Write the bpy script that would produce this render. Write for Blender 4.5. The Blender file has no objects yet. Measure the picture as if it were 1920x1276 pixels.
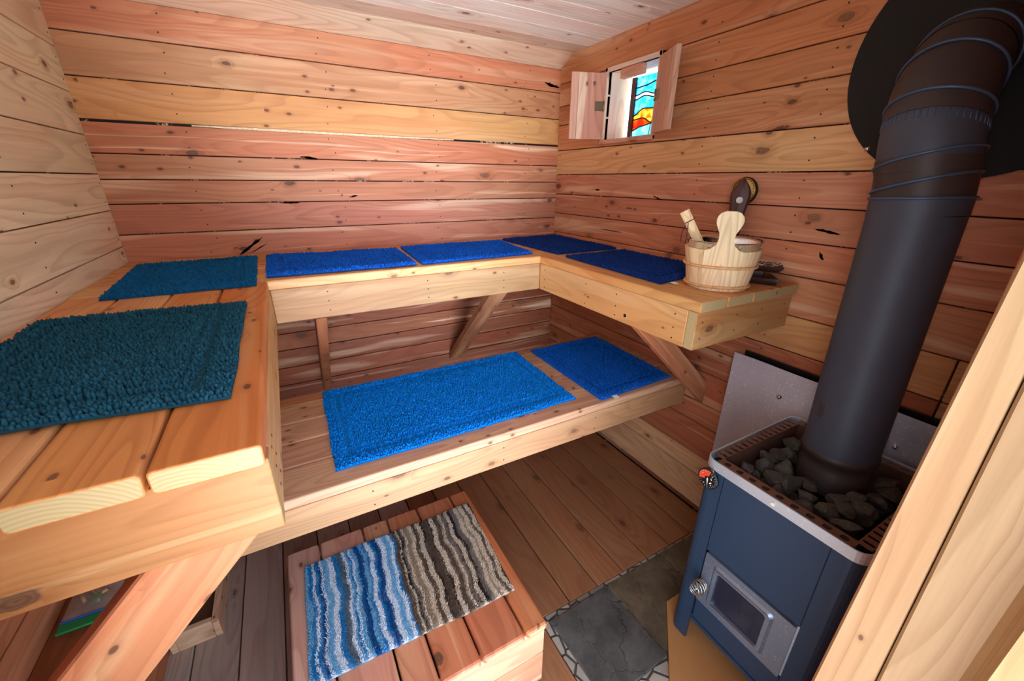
import bpy, math, random
import numpy as np
from mathutils import Vector, Matrix, noise as mnoise
random.seed(7); RNG = np.random.default_rng(11)
S = bpy.context.scene
COL = S.collection
PI = math.pi
R = math.radians

def lin(c):
    return tuple(((x/255)/12.92 if x <= 10 else ((x/255+.055)/1.055)**2.4) for x in c)

# ------------------------------------------------------------------ materials
class NT:
    def __init__(s, name):
        s.m = bpy.data.materials.new(name); s.m.use_nodes = True
        s.t = s.m.node_tree; s.t.nodes.clear()
        s.out = s.t.nodes.new('ShaderNodeOutputMaterial')
        s.b = s.t.nodes.new('ShaderNodeBsdfPrincipled')
        s.t.links.new(s.b.outputs[0], s.out.inputs[0])
    def n(s, typ, ins=None, **kw):
        nd = s.t.nodes.new('ShaderNode'+typ)
        for k, v in kw.items(): setattr(nd, k, v)
        for k, v in (ins or {}).items(): s.set(nd.inputs[k], v)
        return nd
    def set(s, inp, v):
        if isinstance(v, bpy.types.NodeSocket): s.t.links.new(v, inp)
        elif isinstance(v, bpy.types.Node): s.t.links.new(v.outputs[0], inp)
        elif isinstance(v, tuple) and len(v) == 3 and inp.type == 'RGBA': inp.default_value = (*v, 1)
        else: inp.default_value = v
    def math(s, op, a, b=0., c=0., clamp=False):
        return s.n('Math', {0: a, 1: b, 2: c}, operation=op, use_clamp=clamp).outputs[0]
    def mix(s, f, a, b, mode='MIX'):
        nd = s.n('Mix', data_type='RGBA', blend_type=mode)
        s.set(nd.inputs[0], f); s.set(nd.inputs[6], a); s.set(nd.inputs[7], b)
        return nd.outputs[2]
    def comb(s, x, y, z): return s.n('CombineXYZ', {0: x, 1: y, 2: z}).outputs[0]
    def ramp(s, f, stops):
        nd = s.n('ValToRGB', {0: f}); e = nd.color_ramp.elements
        while len(e) < len(stops): e.new(.5)
        for q, (p, c) in zip(e, stops): q.position = p; q.color = (*c, 1) if len(c) == 3 else c
        return nd.outputs[0]
    def smooth(s, v, a, b):
        nd = s.n('MapRange', interpolation_type='SMOOTHSTEP')
        s.set(nd.inputs[0], v); nd.inputs[1].default_value = a; nd.inputs[2].default_value = b
        return nd.outputs[0]
    def noise(s, vec, scale=1., detail=2., rough=.5, dist=0.):
        return s.n('TexNoise', {'Vector': vec, 'Scale': scale, 'Detail': detail, 'Roughness': rough, 'Distortion': dist}).outputs[0]

def wood(name, lines=.30, sapc=(232, 196, 150), rough=.6, knots=.5, bump=.25, fib=.34, end=False, spec=.35, freq=16, us=.8, specks=.14):
    q = NT(name)
    g = q.n('Attribute', attribute_name='grain'); sp = q.n('SeparateXYZ', {0: g.outputs[1]})
    u, v, sd = sp.outputs
    ti = q.n('Attribute', attribute_name='tint')
    tint, sapamt = ti.outputs[0], ti.outputs[3]
    if end:
        r = q.math('SQRT', q.math('ADD', q.math('POWER', q.math('ADD', u, -.03), 2.), q.math('POWER', q.math('ADD', v, .07), 2.)))
        r = q.math('ADD', r, q.math('MULTIPLY', q.noise(q.comb(u, v, sd), 22.), .006))
        ln = q.math('POWER', q.math('ADD', q.math('MULTIPLY', q.math('SINE', q.math('MULTIPLY', r, 950.)), .5), .5), 2.)
        col = q.mix(q.math('MULTIPLY', ln, .35), tint, (.62, .5, .3), 'MULTIPLY')
        q.set(q.b.inputs['Base Color'], col); q.set(q.b.inputs['Roughness'], .8); return q.m
    s1 = q.math('MULTIPLY', sd, 17.3)
    warp = q.noise(q.comb(q.math('MULTIPLY', u, 1.6), q.math('MULTIPLY', v, 5.), s1), 1., 2.)
    n = q.noise(q.comb(q.math('MULTIPLY', u, us), q.math('ADD', q.math('MULTIPLY', v, 6.5), q.math('MULTIPLY', warp, .45)), q.math('MULTIPLY', sd, 31.)), 1., 1., .4)
    # knots
    kv = q.comb(q.math('ADD', q.math('MULTIPLY', u, 2.6), q.math('MULTIPLY', sd, 57.)), q.math('ADD', q.math('MULTIPLY', v, 5.), q.math('MULTIPLY', sd, 91.)), 0.)
    vo = q.n('TexVoronoi', {'Vector': kv, 'Scale': 1., 'Randomness': .9}, voronoi_dimensions='2D')
    kd = q.math('ADD', vo.outputs['Distance'], q.math('MULTIPLY', q.math('ADD', q.noise(kv, 14., 2.), -.5), .06))
    pick = q.n('SeparateColor', {0: vo.outputs['Color']})
    on = q.math('LESS_THAN', pick.outputs[0], knots)
    size = q.math('ADD', .038, q.math('MULTIPLY', pick.outputs[1], .06))
    kr = q.math('DIVIDE', kd, size)
    kb = q.math('MULTIPLY', on, q.math('EXPONENT', q.math('MULTIPLY', q.math('POWER', kr, 1.4), -.55)))
    field = q.math('ADD', q.math('MULTIPLY', n, float(freq)), q.math('MULTIPLY', kb, 2.2))
    fr = q.math('FRACT', field)
    ln = q.math('MULTIPLY', q.smooth(fr, .35, .90), q.math('SUBTRACT', 1., q.smooth(fr, .90, 1.)))
    ln = q.math('MULTIPLY', ln, q.math('ADD', .35, q.math('MULTIPLY', warp, 1.1)))
    fv = q.comb(q.math('MULTIPLY', u, 3.), q.math('MULTIPLY', v, 110.), s1)
    fiber = q.noise(fv, 1., 4., .65)
    blot = q.noise(q.comb(q.math('MULTIPLY', u, 2.2), q.math('MULTIPLY', v, 9.), q.math('ADD', s1, 4.)), 1., 3., .6)
    sn = q.noise(q.comb(q.math('MULTIPLY', u, .75), q.math('ADD', q.math('MULTIPLY', v, 10.), q.math('MULTIPLY', warp, .5)), q.math('MULTIPLY', sd, 47.)), 1., 2., .5)
    sn2 = q.noise(q.comb(q.math('MULTIPLY', u, .9), q.math('ADD', q.math('MULTIPLY', v, 42.), q.math('MULTIPLY', warp, 2.2)), q.math('MULTIPLY', sd, 23.)), 1., 2., .55)
    sap = q.math('MULTIPLY', q.math('MAXIMUM', q.smooth(sn, .56, .66), q.math('MULTIPLY', q.smooth(sn2, .58, .70), .75)), sapamt)
    huev = q.noise(q.comb(q.math('MULTIPLY', u, 1.1), q.math('MULTIPLY', v, 4.), q.math('ADD', s1, 9.)), 1., 2.)
    tint = q.mix(q.smooth(huev, .35, .65), q.mix(1., tint, (1.0, .90, .86), 'MULTIPLY'), q.mix(1., tint, (1.0, 1.06, 1.04), 'MULTIPLY'))
    v3 = q.n('TexVoronoi', {'Vector': q.comb(q.math('ADD', q.math('MULTIPLY', u, 9.), q.math('MULTIPLY', sd, 37.)), q.math('ADD', q.math('MULTIPLY', v, 17.), q.math('MULTIPLY', sd, 71.)), 0.), 'Scale': 1., 'Randomness': 1.}, voronoi_dimensions='2D')
    p3 = q.n('SeparateColor', {0: v3.outputs['Color']}).outputs
    dense = q.noise(q.comb(q.math('MULTIPLY', u, 1.2), q.math('MULTIPLY', sd, 11.), 0.), 1., 1.)
    on3 = q.math('LESS_THAN', p3[0], q.math('MULTIPLY', q.smooth(dense, .40, .62), specks*3.))
    r3 = q.math('DIVIDE', v3.outputs['Distance'], q.math('ADD', .06, q.math('MULTIPLY', p3[1], .10)))
    spk = q.math('MULTIPLY', on3, q.math('SUBTRACT', 1., q.smooth(r3, .55, 1.)))
    spkh = q.math('MULTIPLY', on3, q.math('SUBTRACT', 1., q.smooth(r3, .6, 2.3)))
    col = q.mix(sap, tint, lin(sapc))
    dark = q.mix(1., col, (.56, .42, .33), 'MULTIPLY')
    col = q.mix(q.math('MULTIPLY', ln, lines), col, dark)
    k = q.math('ADD', 1.-fib*.5-.11, q.math('ADD', q.math('MULTIPLY', fiber, fib), q.math('MULTIPLY', blot, .24)))
    col = q.mix(1., col, q.comb(k, k, k), 'MULTIPLY')
    halo = q.math('MULTIPLY', on, q.math('SUBTRACT', 1., q.smooth(kr, .7, 2.4)))
    col = q.mix(q.math('MULTIPLY', halo, .45), col, q.mix(1., col, (.55, .36, .25), 'MULTIPLY'))
    col = q.mix(q.math('MULTIPLY', spkh, .35), col, q.mix(1., col, (.60, .40, .30), 'MULTIPLY'))
    col = q.mix(q.math('MULTIPLY', spk, .75), col, (.07, .03, .018))
    core = q.math('MULTIPLY', on, q.math('SUBTRACT', 1., q.smooth(kr, .62, .9)))
    kcol = q.mix(pick.outputs[2], (.05, .022, .012), (.16, .085, .05))
    kcol = q.mix(q.math('POWER', q.math('SINE', q.math('MULTIPLY', kr, 9.)), 2.), kcol, q.mix(1., kcol, (2., 1.9, 1.8), 'MULTIPLY'))
    col = q.mix(q.math('MULTIPLY', core, .85), col, kcol)
    q.set(q.b.inputs['Base Color'], col)
    q.set(q.b.inputs['Roughness'], q.math('ADD', rough-.08, q.math('MULTIPLY', fiber, .16)))
    q.b.inputs['Specular IOR Level'].default_value = spec
    if bump:
        h = q.math('ADD', q.math('MULTIPLY', ln, -.5), q.math('ADD', q.math('MULTIPLY', fiber, .6), q.math('MULTIPLY', core, -.6)))
        q.set(q.b.inputs['Normal'], q.n('Bump', {'Height': h, 'Strength': bump, 'Distance': .002}).outputs[0])
    return q.m

def plain(name, col, rough=.5, metal=0., spec=.5, var=0., scale=30., bump=0., bs=200., attr=False, coat=0.):
    q = NT(name)
    c = lin(col)
    tc = q.n('TexCoord').outputs['Object']
    base = c
    if attr: base = q.n('Attribute', attribute_name='tint').outputs[0]
    if var:
        nz = q.noise(tc, scale, 4., .6)
        k = q.math('ADD', 1-var, q.math('MULTIPLY', nz, 2*var))
        base = q.mix(1., base, q.comb(k, k, k), 'MULTIPLY')
    q.set(q.b.inputs['Base Color'], base)
    q.b.inputs['Roughness'].default_value = rough; q.b.inputs['Metallic'].default_value = metal
    q.b.inputs['Specular IOR Level'].default_value = spec
    q.b.inputs['Coat Weight'].default_value = coat
    if bump:
        q.set(q.b.inputs['Normal'], q.n('Bump', {'Height': q.noise(tc, bs, 3.), 'Strength': bump, 'Distance': .002}).outputs[0])
    return q.m

M = {}
M['wall'] = wood('cedar wall boards', .36, (238, 202, 164), .62, .45, specks=.10, fib=.42)
M['pale'] = wood('pale cedar boards', .36, (246, 228, 196), .62, .5, specks=.06)
M['bench'] = wood('bench planks', .42, (236, 200, 150), .48, .42, spec=.4)
M['fascia'] = wood('bench fascia', .30, (216, 182, 136), .55, .45, specks=.05)
M['end'] = wood('end grain', end=True)
M['floor'] = wood('floor planks', .30, (170, 130, 100), .42, .5, spec=.45, specks=.04)
M['brace'] = wood('rough cedar brace', .35, (235, 200, 150), .7, .6)
M['pine'] = wood('bucket pine', .40, (240, 218, 184), .55, 0., freq=24, us=1., specks=0.)
M['jamb'] = wood('jamb fir', .30, (236, 205, 165), .6, .25, freq=22, us=.35, specks=.03)
M['darkwood'] = wood('dark stained wood', .35, (90, 55, 40), .4, 0.)
def seam_mat():
    q = NT('dark seam backing')
    tc = q.n('TexCoord').outputs['Object']
    a = q.noise(tc, 9., 3., .6); b = q.noise(tc, 160., 2.)
    f = q.math('MULTIPLY', q.smooth(a, .56, .62), q.smooth(b, .48, .56))
    q.set(q.b.inputs['Base Color'], q.mix(f, lin((30, 18, 12)), lin((225, 200, 160))))
    q.b.inputs['Roughness'].default_value = .8
    return q.m
M['seam'] = seam_mat()
M['foil'] = plain('pale crinkled insulation', (214, 188, 150), .4, 0., .5, .75, 70., .8, 90.)
M['nail'] = plain('dark nail heads', (45, 30, 24), .5, .3)
def steel_mat(name, col, rough, var=.3):
    q = NT(name); tc = q.n('TexCoord').outputs['Object']
    a = q.noise(tc, 5., 4., .6); b = q.noise(tc, 140., 2.)
    k = q.math('ADD', 1-var, q.math('ADD', q.math('MULTIPLY', a, var*1.3), q.math('MULTIPLY', q.smooth(b, .62, .72), .5)))
    q.set(q.b.inputs['Base Color'], q.mix(1., lin(col), q.comb(k, k, k), 'MULTIPLY'))
    q.b.inputs['Metallic'].default_value = .75
    q.set(q.b.inputs['Roughness'], q.math('ADD', rough-.08, q.math('MULTIPLY', a, .2)))
    return q.m
M['galv'] = steel_mat('galvanised sheet', (226, 230, 244), .5)
M['trim'] = steel_mat('stove rim steel', (226, 236, 246), .5, .12)
M['steel'] = plain('polished steel', (238, 238, 240), .10, 1.)
M['wire'] = plain('spring wire steel', (200, 198, 192), .25, 1.)
M['stove'] = plain('stove paint', (52, 74, 102), .40, .35, .5, .06, 6., .04, 400.)
M['stoveblack'] = plain('stove dark inside', (10, 10, 12), .6)
M['grate'] = plain('heat browned grate', (138, 100, 82), .45, .6, .5, .2, 40.)
M['pipe'] = plain('black stove pipe', (66, 70, 82), .52, .25, .4, .12, 9., .05, 500.)
M['elbow'] = plain('brown black elbow', (62, 52, 50), .5, .25, .4, .15, 12.)
M['seamring'] = plain('pipe ridges', (66, 84, 112), .42, .3, .4)
M['plate'] = plain('black flue plate', (24, 25, 26), .55, .1, .3)
M['doorsteel'] = steel_mat('stove door steel', (150, 165, 188), .36, .1)
M['doorglass'] = plain('sooty stove glass', (38, 38, 54), .12, 0., .6, .3, 12.)
M['rust'] = plain('heat brown line', (120, 78, 48), .5, .5)
M['black'] = plain('black', (14, 14, 15), .4)
M['red'] = plain('gauge red', (222, 72, 42), .5)
M['white'] = plain('white mark', (235, 235, 230), .5)
M['brass'] = plain('brass', (205, 160, 80), .25, 1.)
M['dial'] = plain('gauge face', (222, 190, 120), .4)
M['cork'] = plain('tan hearth board', (176, 122, 72), .7, 0., .3, .16, 7., .15, 300.)
M['corkedge'] = plain('hearth board edge', (196, 150, 104), .7, 0., .3, .1, 40.)
M['rug'] = plain('rug pile', (255, 255, 255), .95, 0., .12, attr=True)
M['tag'] = plain('white cloth tag', (235, 235, 230), .8)
M['lead'] = plain('lead came', (24, 28, 34), .5, .3)
def stone_mat():
    q = NT('dark sauna rock'); tc = q.n('TexCoord').outputs['Object']
    gi = q.n('ObjectInfo').outputs['Random']
    a = q.noise(tc, 26., 5., .65); b = q.noise(tc, 150., 3., .7)
    c = q.mix(a, lin((34, 30, 26)), lin((78, 70, 60)))
    c = q.mix(q.math('MULTIPLY', q.smooth(b, .56, .68), .5), c, lin((130, 118, 100)))
    k = q.math('ADD', .75, q.math('MULTIPLY', gi, .5))
    c = q.mix(1., c, q.comb(k, k, k), 'MULTIPLY')
    q.set(q.b.inputs['Base Color'], c); q.b.inputs['Roughness'].default_value = .75
    q.set(q.b.inputs['Normal'], q.n('Bump', {'Height': q.math('ADD', a, q.math('MULTIPLY', b, .4)), 'Strength': .6, 'Distance': .006}).outputs[0])
    return q.m
M['rock'] = stone_mat()
def slate_mat(name, c0, c1, crack=True):
    q = NT(name); tc = q.n('TexCoord').outputs['Object']
    a = q.noise(tc, 7., 5., .65, .4); b = q.noise(tc, 60., 4., .6)
    c = q.mix(q.smooth(a, .3, .7), lin(c0), lin(c1))
    k = q.math('ADD', .82, q.math('MULTIPLY', b, .36))
    c = q.mix(1., c, q.comb(k, k, k), 'MULTIPLY')
    h = q.math('ADD', a, q.math('MULTIPLY', b, .3))
    if crack:
        st = q.n('TexVoronoi', {'Vector': q.n('VectorMath', {0: tc, 1: q.comb(q.math('MULTIPLY', a, .25), q.math('MULTIPLY', b, .05), 0.)}, operation='ADD').outputs[0], 'Scale': 3.6}, feature='DISTANCE_TO_EDGE')
        cr = q.math('SUBTRACT', 1., q.smooth(st.outputs[0], .0, .012))
        c = q.mix(q.math('MULTIPLY', cr, .5), c, lin((24, 22, 20))); h = q.math('SUBTRACT', h, cr)
    q.set(q.b.inputs['Base Color'], c); q.b.inputs['Roughness'].default_value = .5
    q.set(q.b.inputs['Normal'], q.n('Bump', {'Height': h, 'Strength': .5, 'Distance': .006}).outputs[0])
    return q.m
M['slate'] = slate_mat('dark slate', (58, 56, 52), (92, 88, 82))
M['slate2'] = slate_mat('brown slate', (72, 62, 48), (108, 92, 70))
def mosaic_mat():
    q = NT('pebble mosaic'); tc = q.n('TexCoord').outputs['Object']
    v2 = q.n('TexVoronoi', {'Vector': tc, 'Scale': 15., 'Randomness': .8}, feature='DISTANCE_TO_EDGE', voronoi_dimensions='2D')
    v1 = q.n('TexVoronoi', {'Vector': tc, 'Scale': 15., 'Randomness': .8}, voronoi_dimensions='2D')
    e = q.smooth(v2.outputs[0], .03, .09)
    pc = q.n('SeparateColor', {0: v1.outputs['Color']}).outputs[0]
    st = q.mix(pc, lin((120, 112, 102)), lin((176, 160, 142)))
    k = q.math('ADD', .8, q.math('MULTIPLY', q.noise(tc, 40., 4.), .4))
    st = q.mix(1., st, q.comb(k, k, k), 'MULTIPLY')
    q.set(q.b.inputs['Base Color'], q.mix(e, lin((70, 62, 54)), st)); q.b.inputs['Roughness'].default_value = .6
    q.set(q.b.inputs['Normal'], q.n('Bump', {'Height': e, 'Strength': .7, 'Distance': .006}).outputs[0])
    return q.m
M['mosaic'] = mosaic_mat()
def glassy(name, col, rough=.25, alpha=.0, trans=.85):
    q = NT(name); tc = q.n('TexCoord').outputs['Object']
    a = q.noise(tc, 26., 4., .6, .8)
    c = q.mix(q.smooth(a, .35, .7), lin(col[0]), lin(col[1]))
    tr = q.n('BsdfTranslucent', {'Color': c}); tp = q.n('BsdfTransparent', {'Color': c})
    m1 = q.n('MixShader', {0: .45, 1: tr.outputs[0], 2: tp.outputs[0]})
    gl = q.n('BsdfGlossy', {'Roughness': .15}); m2 = q.n('MixShader', {0: .05, 1: m1.outputs[0], 2: gl.outputs[0]})
    q.t.links.new(m2.outputs[0], q.out.inputs[0]); return q.m
M['sg_blue'] = glassy('streaky sky blue glass', ((50, 175, 215), (175, 225, 240)))
M['sg_white'] = glassy('white cloud glass', ((240, 245, 250), (250, 252, 255)))
M['sg_orange'] = glassy('orange glass', ((235, 120, 10), (255, 215, 120)))
M['sg_red'] = glassy('red orange glass', ((200, 50, 5), (250, 150, 20)))
M['sg_aqua'] = glassy('aqua glass', ((120, 205, 230), (185, 230, 245)))
def bag_mat():
    q = NT('clear plastic bag')
    tp = q.n('BsdfTransparent', {'Color': (.93, .95, .96)}); gl = q.n('BsdfGlossy', {'Roughness': .12}); df = q.n('BsdfDiffuse', {'Color': (.7, .72, .72)})
    a = q.n('MixShader', {0: .22, 1: tp.outputs[0], 2: df.outputs[0]}); b = q.n('MixShader', {0: .12, 1: a.outputs[0], 2: gl.outputs[0]})
    q.t.links.new(b.outputs[0], q.out.inputs[0]); return q.m
M['bag'] = bag_mat()
M['green'] = plain('green zip strip', (20, 150, 88), .4)
M['bluezip'] = plain('blue zip line', (40, 110, 220), .4)
M['straw'] = plain('pale straw', (214, 196, 160), .8, attr=False)
M['cord'] = plain('brown leather cord', (70, 40, 32), .7)
M['hinge'] = plain('dull brass hinge', (150, 138, 112), .35, .9)

# ------------------------------------------------------------------ mesh builder
TONE = (1., 1., 1.)
class MB:
    def __init__(s): s.v = []; s.f = []; s.mi = []; s.g = []; s.t = []; s.X = None; s.smooth = []
    def add(s, vs, fs, mat=0, g=None, t=(1, 1, 1, 0), smooth=False):
        o = len(s.v)
        for i, p in enumerate(vs):
            p = Vector(p)
            s.v.append(s.X @ p if s.X is not None else p)
            s.g.append(g[i] if g else (0, 0, 0)); s.t.append(t)
        for f in fs: s.f.append([o+i for i in f]); s.mi.append(mat); s.smooth.append(smooth)
    def build(s, name, mats, parent=None, base=(0, 0, 0)):
        base = Vector(base)
        off = parent_world(parent)+base if parent is None else parent_world(parent)
        me = bpy.data.meshes.new(name)
        me.from_pydata([tuple(p-off) for p in s.v], [], s.f)
        for m in (mats if isinstance(mats, (list, tuple)) else [mats]): me.materials.append(M[m] if isinstance(m, str) else m)
        me.polygons.foreach_set('material_index', s.mi); me.polygons.foreach_set('use_smooth', s.smooth)
        a = me.attributes.new('grain', 'FLOAT_VECTOR', 'POINT'); a.data.foreach_set('vector', [c for q in s.g for c in q])
        a = me.attributes.new('tint', 'FLOAT_COLOR', 'POINT'); a.data.foreach_set('color', [c for q in s.t for c in q])
        me.update()
        o = bpy.data.objects.new(name, me); COL.objects.link(o)
        if parent is None: o.location = base
        else: o.parent = parent
        return o

WP = {}
def parent_world(p):
    v = Vector((0, 0, 0))
    while p is not None: v += p.location; p = p.parent
    return v
def tag(o, label, cat, group=None, kind=None):
    if label: o['label'] = label
    if cat: o['category'] = cat
    if group: o['group'] = group
    if kind: o['kind'] = kind
    return o
def thing(name, loc, label, cat, group=None):
    o = bpy.data.objects.new(name, None); COL.objects.link(o); o.location = loc; o.empty_display_size = .05
    return tag(o, label, cat, group)
def struct(o): o['kind'] = 'structure'; return o
def emp(name, loc=(0, 0, 0)):
    o = bpy.data.objects.new(name, None); COL.objects.link(o); o.location = loc; o['kind'] = 'structure'; return o

def jit(c, a=.05):
    k = 1+random.uniform(-a, a); h = random.uniform(-a, a)*.4
    return (c[0]*k*(1+h), c[1]*k, c[2]*k*(1-h))
def board(mb, x0, x1, y0, y1, z0, z1, ax='x', vax=None, col=(200, 150, 100), sap=0., r=.004, seg=2, mat=0, em=None, j=.05, seed=None, rt=None):
    """a board along axis ax; its broad face spans axis vax; rounded long edges and eased ends"""
    lo = dict(x=min(x0, x1), y=min(y0, y1), z=min(z0, z1)); hi = dict(x=max(x0, x1), y=max(y0, y1), z=max(z0, z1))
    oth = [a for a in 'xyz' if a != ax]
    if vax is None: vax = max(oth, key=lambda a: hi[a]-lo[a])
    wax = [a for a in oth if a != vax][0]
    L = hi[ax]-lo[ax]; V = hi[vax]-lo[vax]; W = hi[wax]-lo[wax]
    r = min(r, V*.45, W*.45)
    sd = random.random() if seed is None else seed
    c = jit(lin(col), j); t = (c[0], c[1], c[2], sap)
    pts = []
    for (cv, cw, a0) in ((V-r, W-r, 0), (r, W-r, PI/2), (r, r, PI), (V-r, r, 1.5*PI)):
        for k in range(seg+1):
            a = a0+PI/2*k/seg; pts.append((cv+r*math.cos(a), cw+r*math.sin(a)))
    n = len(pts); u0 = random.uniform(0, 20)
    def P(u, v, w):
        d = {ax: lo[ax]+u, vax: lo[vax]+v, wax: lo[wax]+w}; return (d['x'], d['y'], d['z'])
    vs = []; gs = []; fs = []
    re = r if rt is None else rt
    for u, ins in ((0, re), (re*.3, re*.3), (re, 0), (L-re, 0), (L-re*.3, re*.3), (L, re)):
        for (v, w) in pts:
            vv = V/2+(v-V/2)*(1-2*ins/V); ww = W/2+(w-W/2)*(1-2*ins/W)
            vs.append(P(u, vv, ww)); gs.append((u+u0, vv-ww*.8, sd))
    for k in range(5):
        for i in range(n):
            a = k*n+i; b = k*n+(i+1) % n
            fs.append((a, b, b+n, a+n))
    flip = (ax+vax+wax) in ('xzy', 'yxz', 'zyx')
    if flip: fs = [f[::-1] for f in fs]
    mb.add(vs, [tuple(reversed(f)) for f in fs], mat, gs, t, False)
    # caps
    for u, ins, rev in ((0, re, False), (L, re, True)):
        cv = []; cg = []
        for (v, w) in pts:
            vv = V/2+(v-V/2)*(1-2*ins/V); ww = W/2+(w-W/2)*(1-2*ins/W)
            cv.append(P(u, vv, ww)); cg.append((vv, ww, sd))
        f = tuple(range(n)); f = f if rev else f[::-1]
        if flip: f = f[::-1]
        if em is not None:
            c2 = lin((180, 156, 112)); mb.add(cv, [f], em, cg, (*jit(c2, .04), 0))
        else: mb.add(cv, [f], mat, [(g[0]*.2+u0, g[0], sd) for g in cg], t)
def box(mb, x0, x1, y0, y1, z0, z1, mat=0, b=.0):
    x0, x1 = min(x0, x1), max(x0, x1); y0, y1 = min(y0, y1), max(y0, y1); z0, z1 = min(z0, z1), max(z0, z1)
    if b <= 0:
        vs = [(x, y, z) for x in (x0, x1) for y in (y0, y1) for z in (z0, z1)]
        mb.add(vs, [(0, 1, 3, 2), (4, 6, 7, 5), (0, 4, 5, 1), (2, 3, 7, 6), (0, 2, 6, 4), (1, 5, 7, 3)], mat); return
    rings = []
    for z, i in ((z0, b), (z0+b, 0), (z1-b, 0), (z1, b)):
        rings += [(x0+i+b, y0+i, z), (x1-i-b, y0+i, z), (x1-i, y0+i+b, z), (x1-i, y1-i-b, z), (x1-i-b, y1-i, z), (x0+i+b, y1-i, z), (x0+i, y1-i-b, z), (x0+i, y0+i+b, z)]
    fs = [(k*8+i, k*8+(i+1) % 8, (k+1)*8+(i+1) % 8, (k+1)*8+i) for k in range(3) for i in range(8)]
    mb.add(rings, fs+[tuple(range(7, -1, -1)), tuple(range(24, 32))], mat)
def frame_z(d):
    d = Vector(d).normalized(); a = Vector((0, 0, 1)) if abs(d.z) < .95 else Vector((1, 0, 0))
    x = a.cross(d).normalized(); y = d.cross(x); return x, y, d
def lathe(mb, o, d, prof, n=32, mat=0, smooth=True, cap0=False, cap1=False, g=None):
    o = Vector(o); x, y, z = frame_z(d); vs = []; gs = []
    for (r, h) in prof:
        for i in range(n):
            a = 2*PI*i/n; vs.append(o+z*h+x*(r*math.cos(a))+y*(r*math.sin(a))); gs.append((h, a*.13, .3))
    fs = [(k*n+i, k*n+(i+1) % n, (k+1)*n+(i+1) % n, (k+1)*n+i) for k in range(len(prof)-1) for i in range(n)]
    if cap0: fs.append(tuple(range(n-1, -1, -1)))
    if cap1: fs.append(tuple(range((len(prof)-1)*n, len(prof)*n)))
    mb.add(vs, fs, mat, gs, smooth=smooth)
def tube(mb, path, r, n=10, mat=0, closed=False, smooth=True):
    path = [Vector(p) for p in path]; m = len(path); rs = r if isinstance(r, (list, tuple)) else [r]*m
    vs = []; px = None
    for i, p in enumerate(path):
        d = (path[(i+1) % m]-path[i-1]) if closed or 0 < i < m-1 else (path[1]-path[0] if i == 0 else path[-1]-path[-2])
        d.normalize()
        if px is None: px, _, _ = frame_z(d)
        x = (px-d*px.dot(d)).normalized(); y = d.cross(x); px = x
        for k in range(n):
            a = 2*PI*k/n; vs.append(p+x*(rs[i]*math.cos(a))+y*(rs[i]*math.sin(a)))
    fs = []
    for i in range(m if closed else m-1):
        for k in range(n):
            a, b = i*n+k, i*n+(k+1) % n; c, d_ = ((i+1) % m)*n+(k+1) % n, ((i+1) % m)*n+k
            fs.append((a, b, c, d_))
    if not closed: fs += [tuple(range(n-1, -1, -1)), tuple(range((m-1)*n, m*n))]
    mb.add(vs, fs, mat, smooth=smooth)
def prism(mb, poly, axis, a, b, mat=0, bev=0., g=False, t=(1, 1, 1, 0), smooth=False):
    """poly: list of 2D points in the other two axes (cyclic order), extruded along axis from a to b"""
    n = len(poly); vs = []; gs = []
    cx = sum(p[0] for p in poly)/n; cy = sum(p[1] for p in poly)/n
    def P(p, w):
        return {'x': (w, p[0], p[1]), 'y': (p[0], w, p[1]), 'z': (p[0], p[1], w)}[axis]
    lev = ((a, 0), (b, 0)) if bev <= 0 else ((a, bev), (a+math.copysign(bev, b-a), 0), (b-math.copysign(bev, b-a), 0), (b, bev))
    for w, ins in lev:
        for p in poly:
            q = p
            if ins:
                dx, dy = cx-p[0], cy-p[1]; L = math.hypot(dx, dy) or 1; q = (p[0]+dx/L*ins, p[1]+dy/L*ins)
            vs.append(P(q, w)); gs.append((p[1], p[0], .37))
    fs = [(k*n+i, k*n+(i+1) % n, (k+1)*n+(i+1) % n, (k+1)*n+i) for k in range(len(lev)-1) for i in range(n)]
    area = sum(poly[i][0]*poly[(i+1) % n][1]-poly[(i+1) % n][0]*poly[i][1] for i in range(n))
    caps = [tuple(range(n-1, -1, -1)), tuple(range((len(lev)-1)*n, len(lev)*n))]
    al = fs+caps
    if (area < 0) != (axis == 'y') != (b < a): al = [f[::-1] for f in al]
    mb.add(vs, al, mat, gs if g else None, t, smooth)
def disc(mb, o, d, r, mat=0, n=8, h=.0008):
    lathe(mb, o, d, [(r, 0), (r*.9, h)], n, mat, False, False, True)
def arc(cx, cy, r, a0, a1, n): return [(cx+r*math.cos(a0+(a1-a0)*i/n), cy+r*math.sin(a0+(a1-a0)*i/n)) for i in range(n+1)]

# ------------------------------------------------------------------ room numbers (metres)
XW, ZB, ZL = -2.394, 1.322, .741            # left wall, upper bench top, lower bench top
DB, DR, XL, YLN, YRN = .711, .572, -1.825, -1.877, -1.689
YF = -2.372                                  # inner face of the doorway wall
CEIL = 2.415

# ------------------------------------------------------------------ floor
mb = MB()
xs = [-.005-.154*k for k in range(0, 17)]
for i in range(len(xs)-1):
    a, b = xs[i+1], xs[i]
    c = (152, 102, 68) if b > -1.25 else ((184, 164, 152) if i % 2 else (170, 150, 140))  # left boards painted greyer and paler to carry the cool daylight there
    ynear = -1.585 if b > -1.0 else -2.54
    board(mb, a+.0025, b-.0025, ynear, -.005, -.03, 0, 'y', 'x', c, .15, .003, j=.10)
box(mb, XW-.05, .05, -2.54, .05, -.06, -.031, 1)
struct(mb.build('floor', ['floor', 'black']))
mb = MB(); box(mb, -1.0815, -.005, -2.54, -1.588, -.03, -.002, 0)
struct(mb.build('floor_stone', ['mosaic']))

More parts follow.
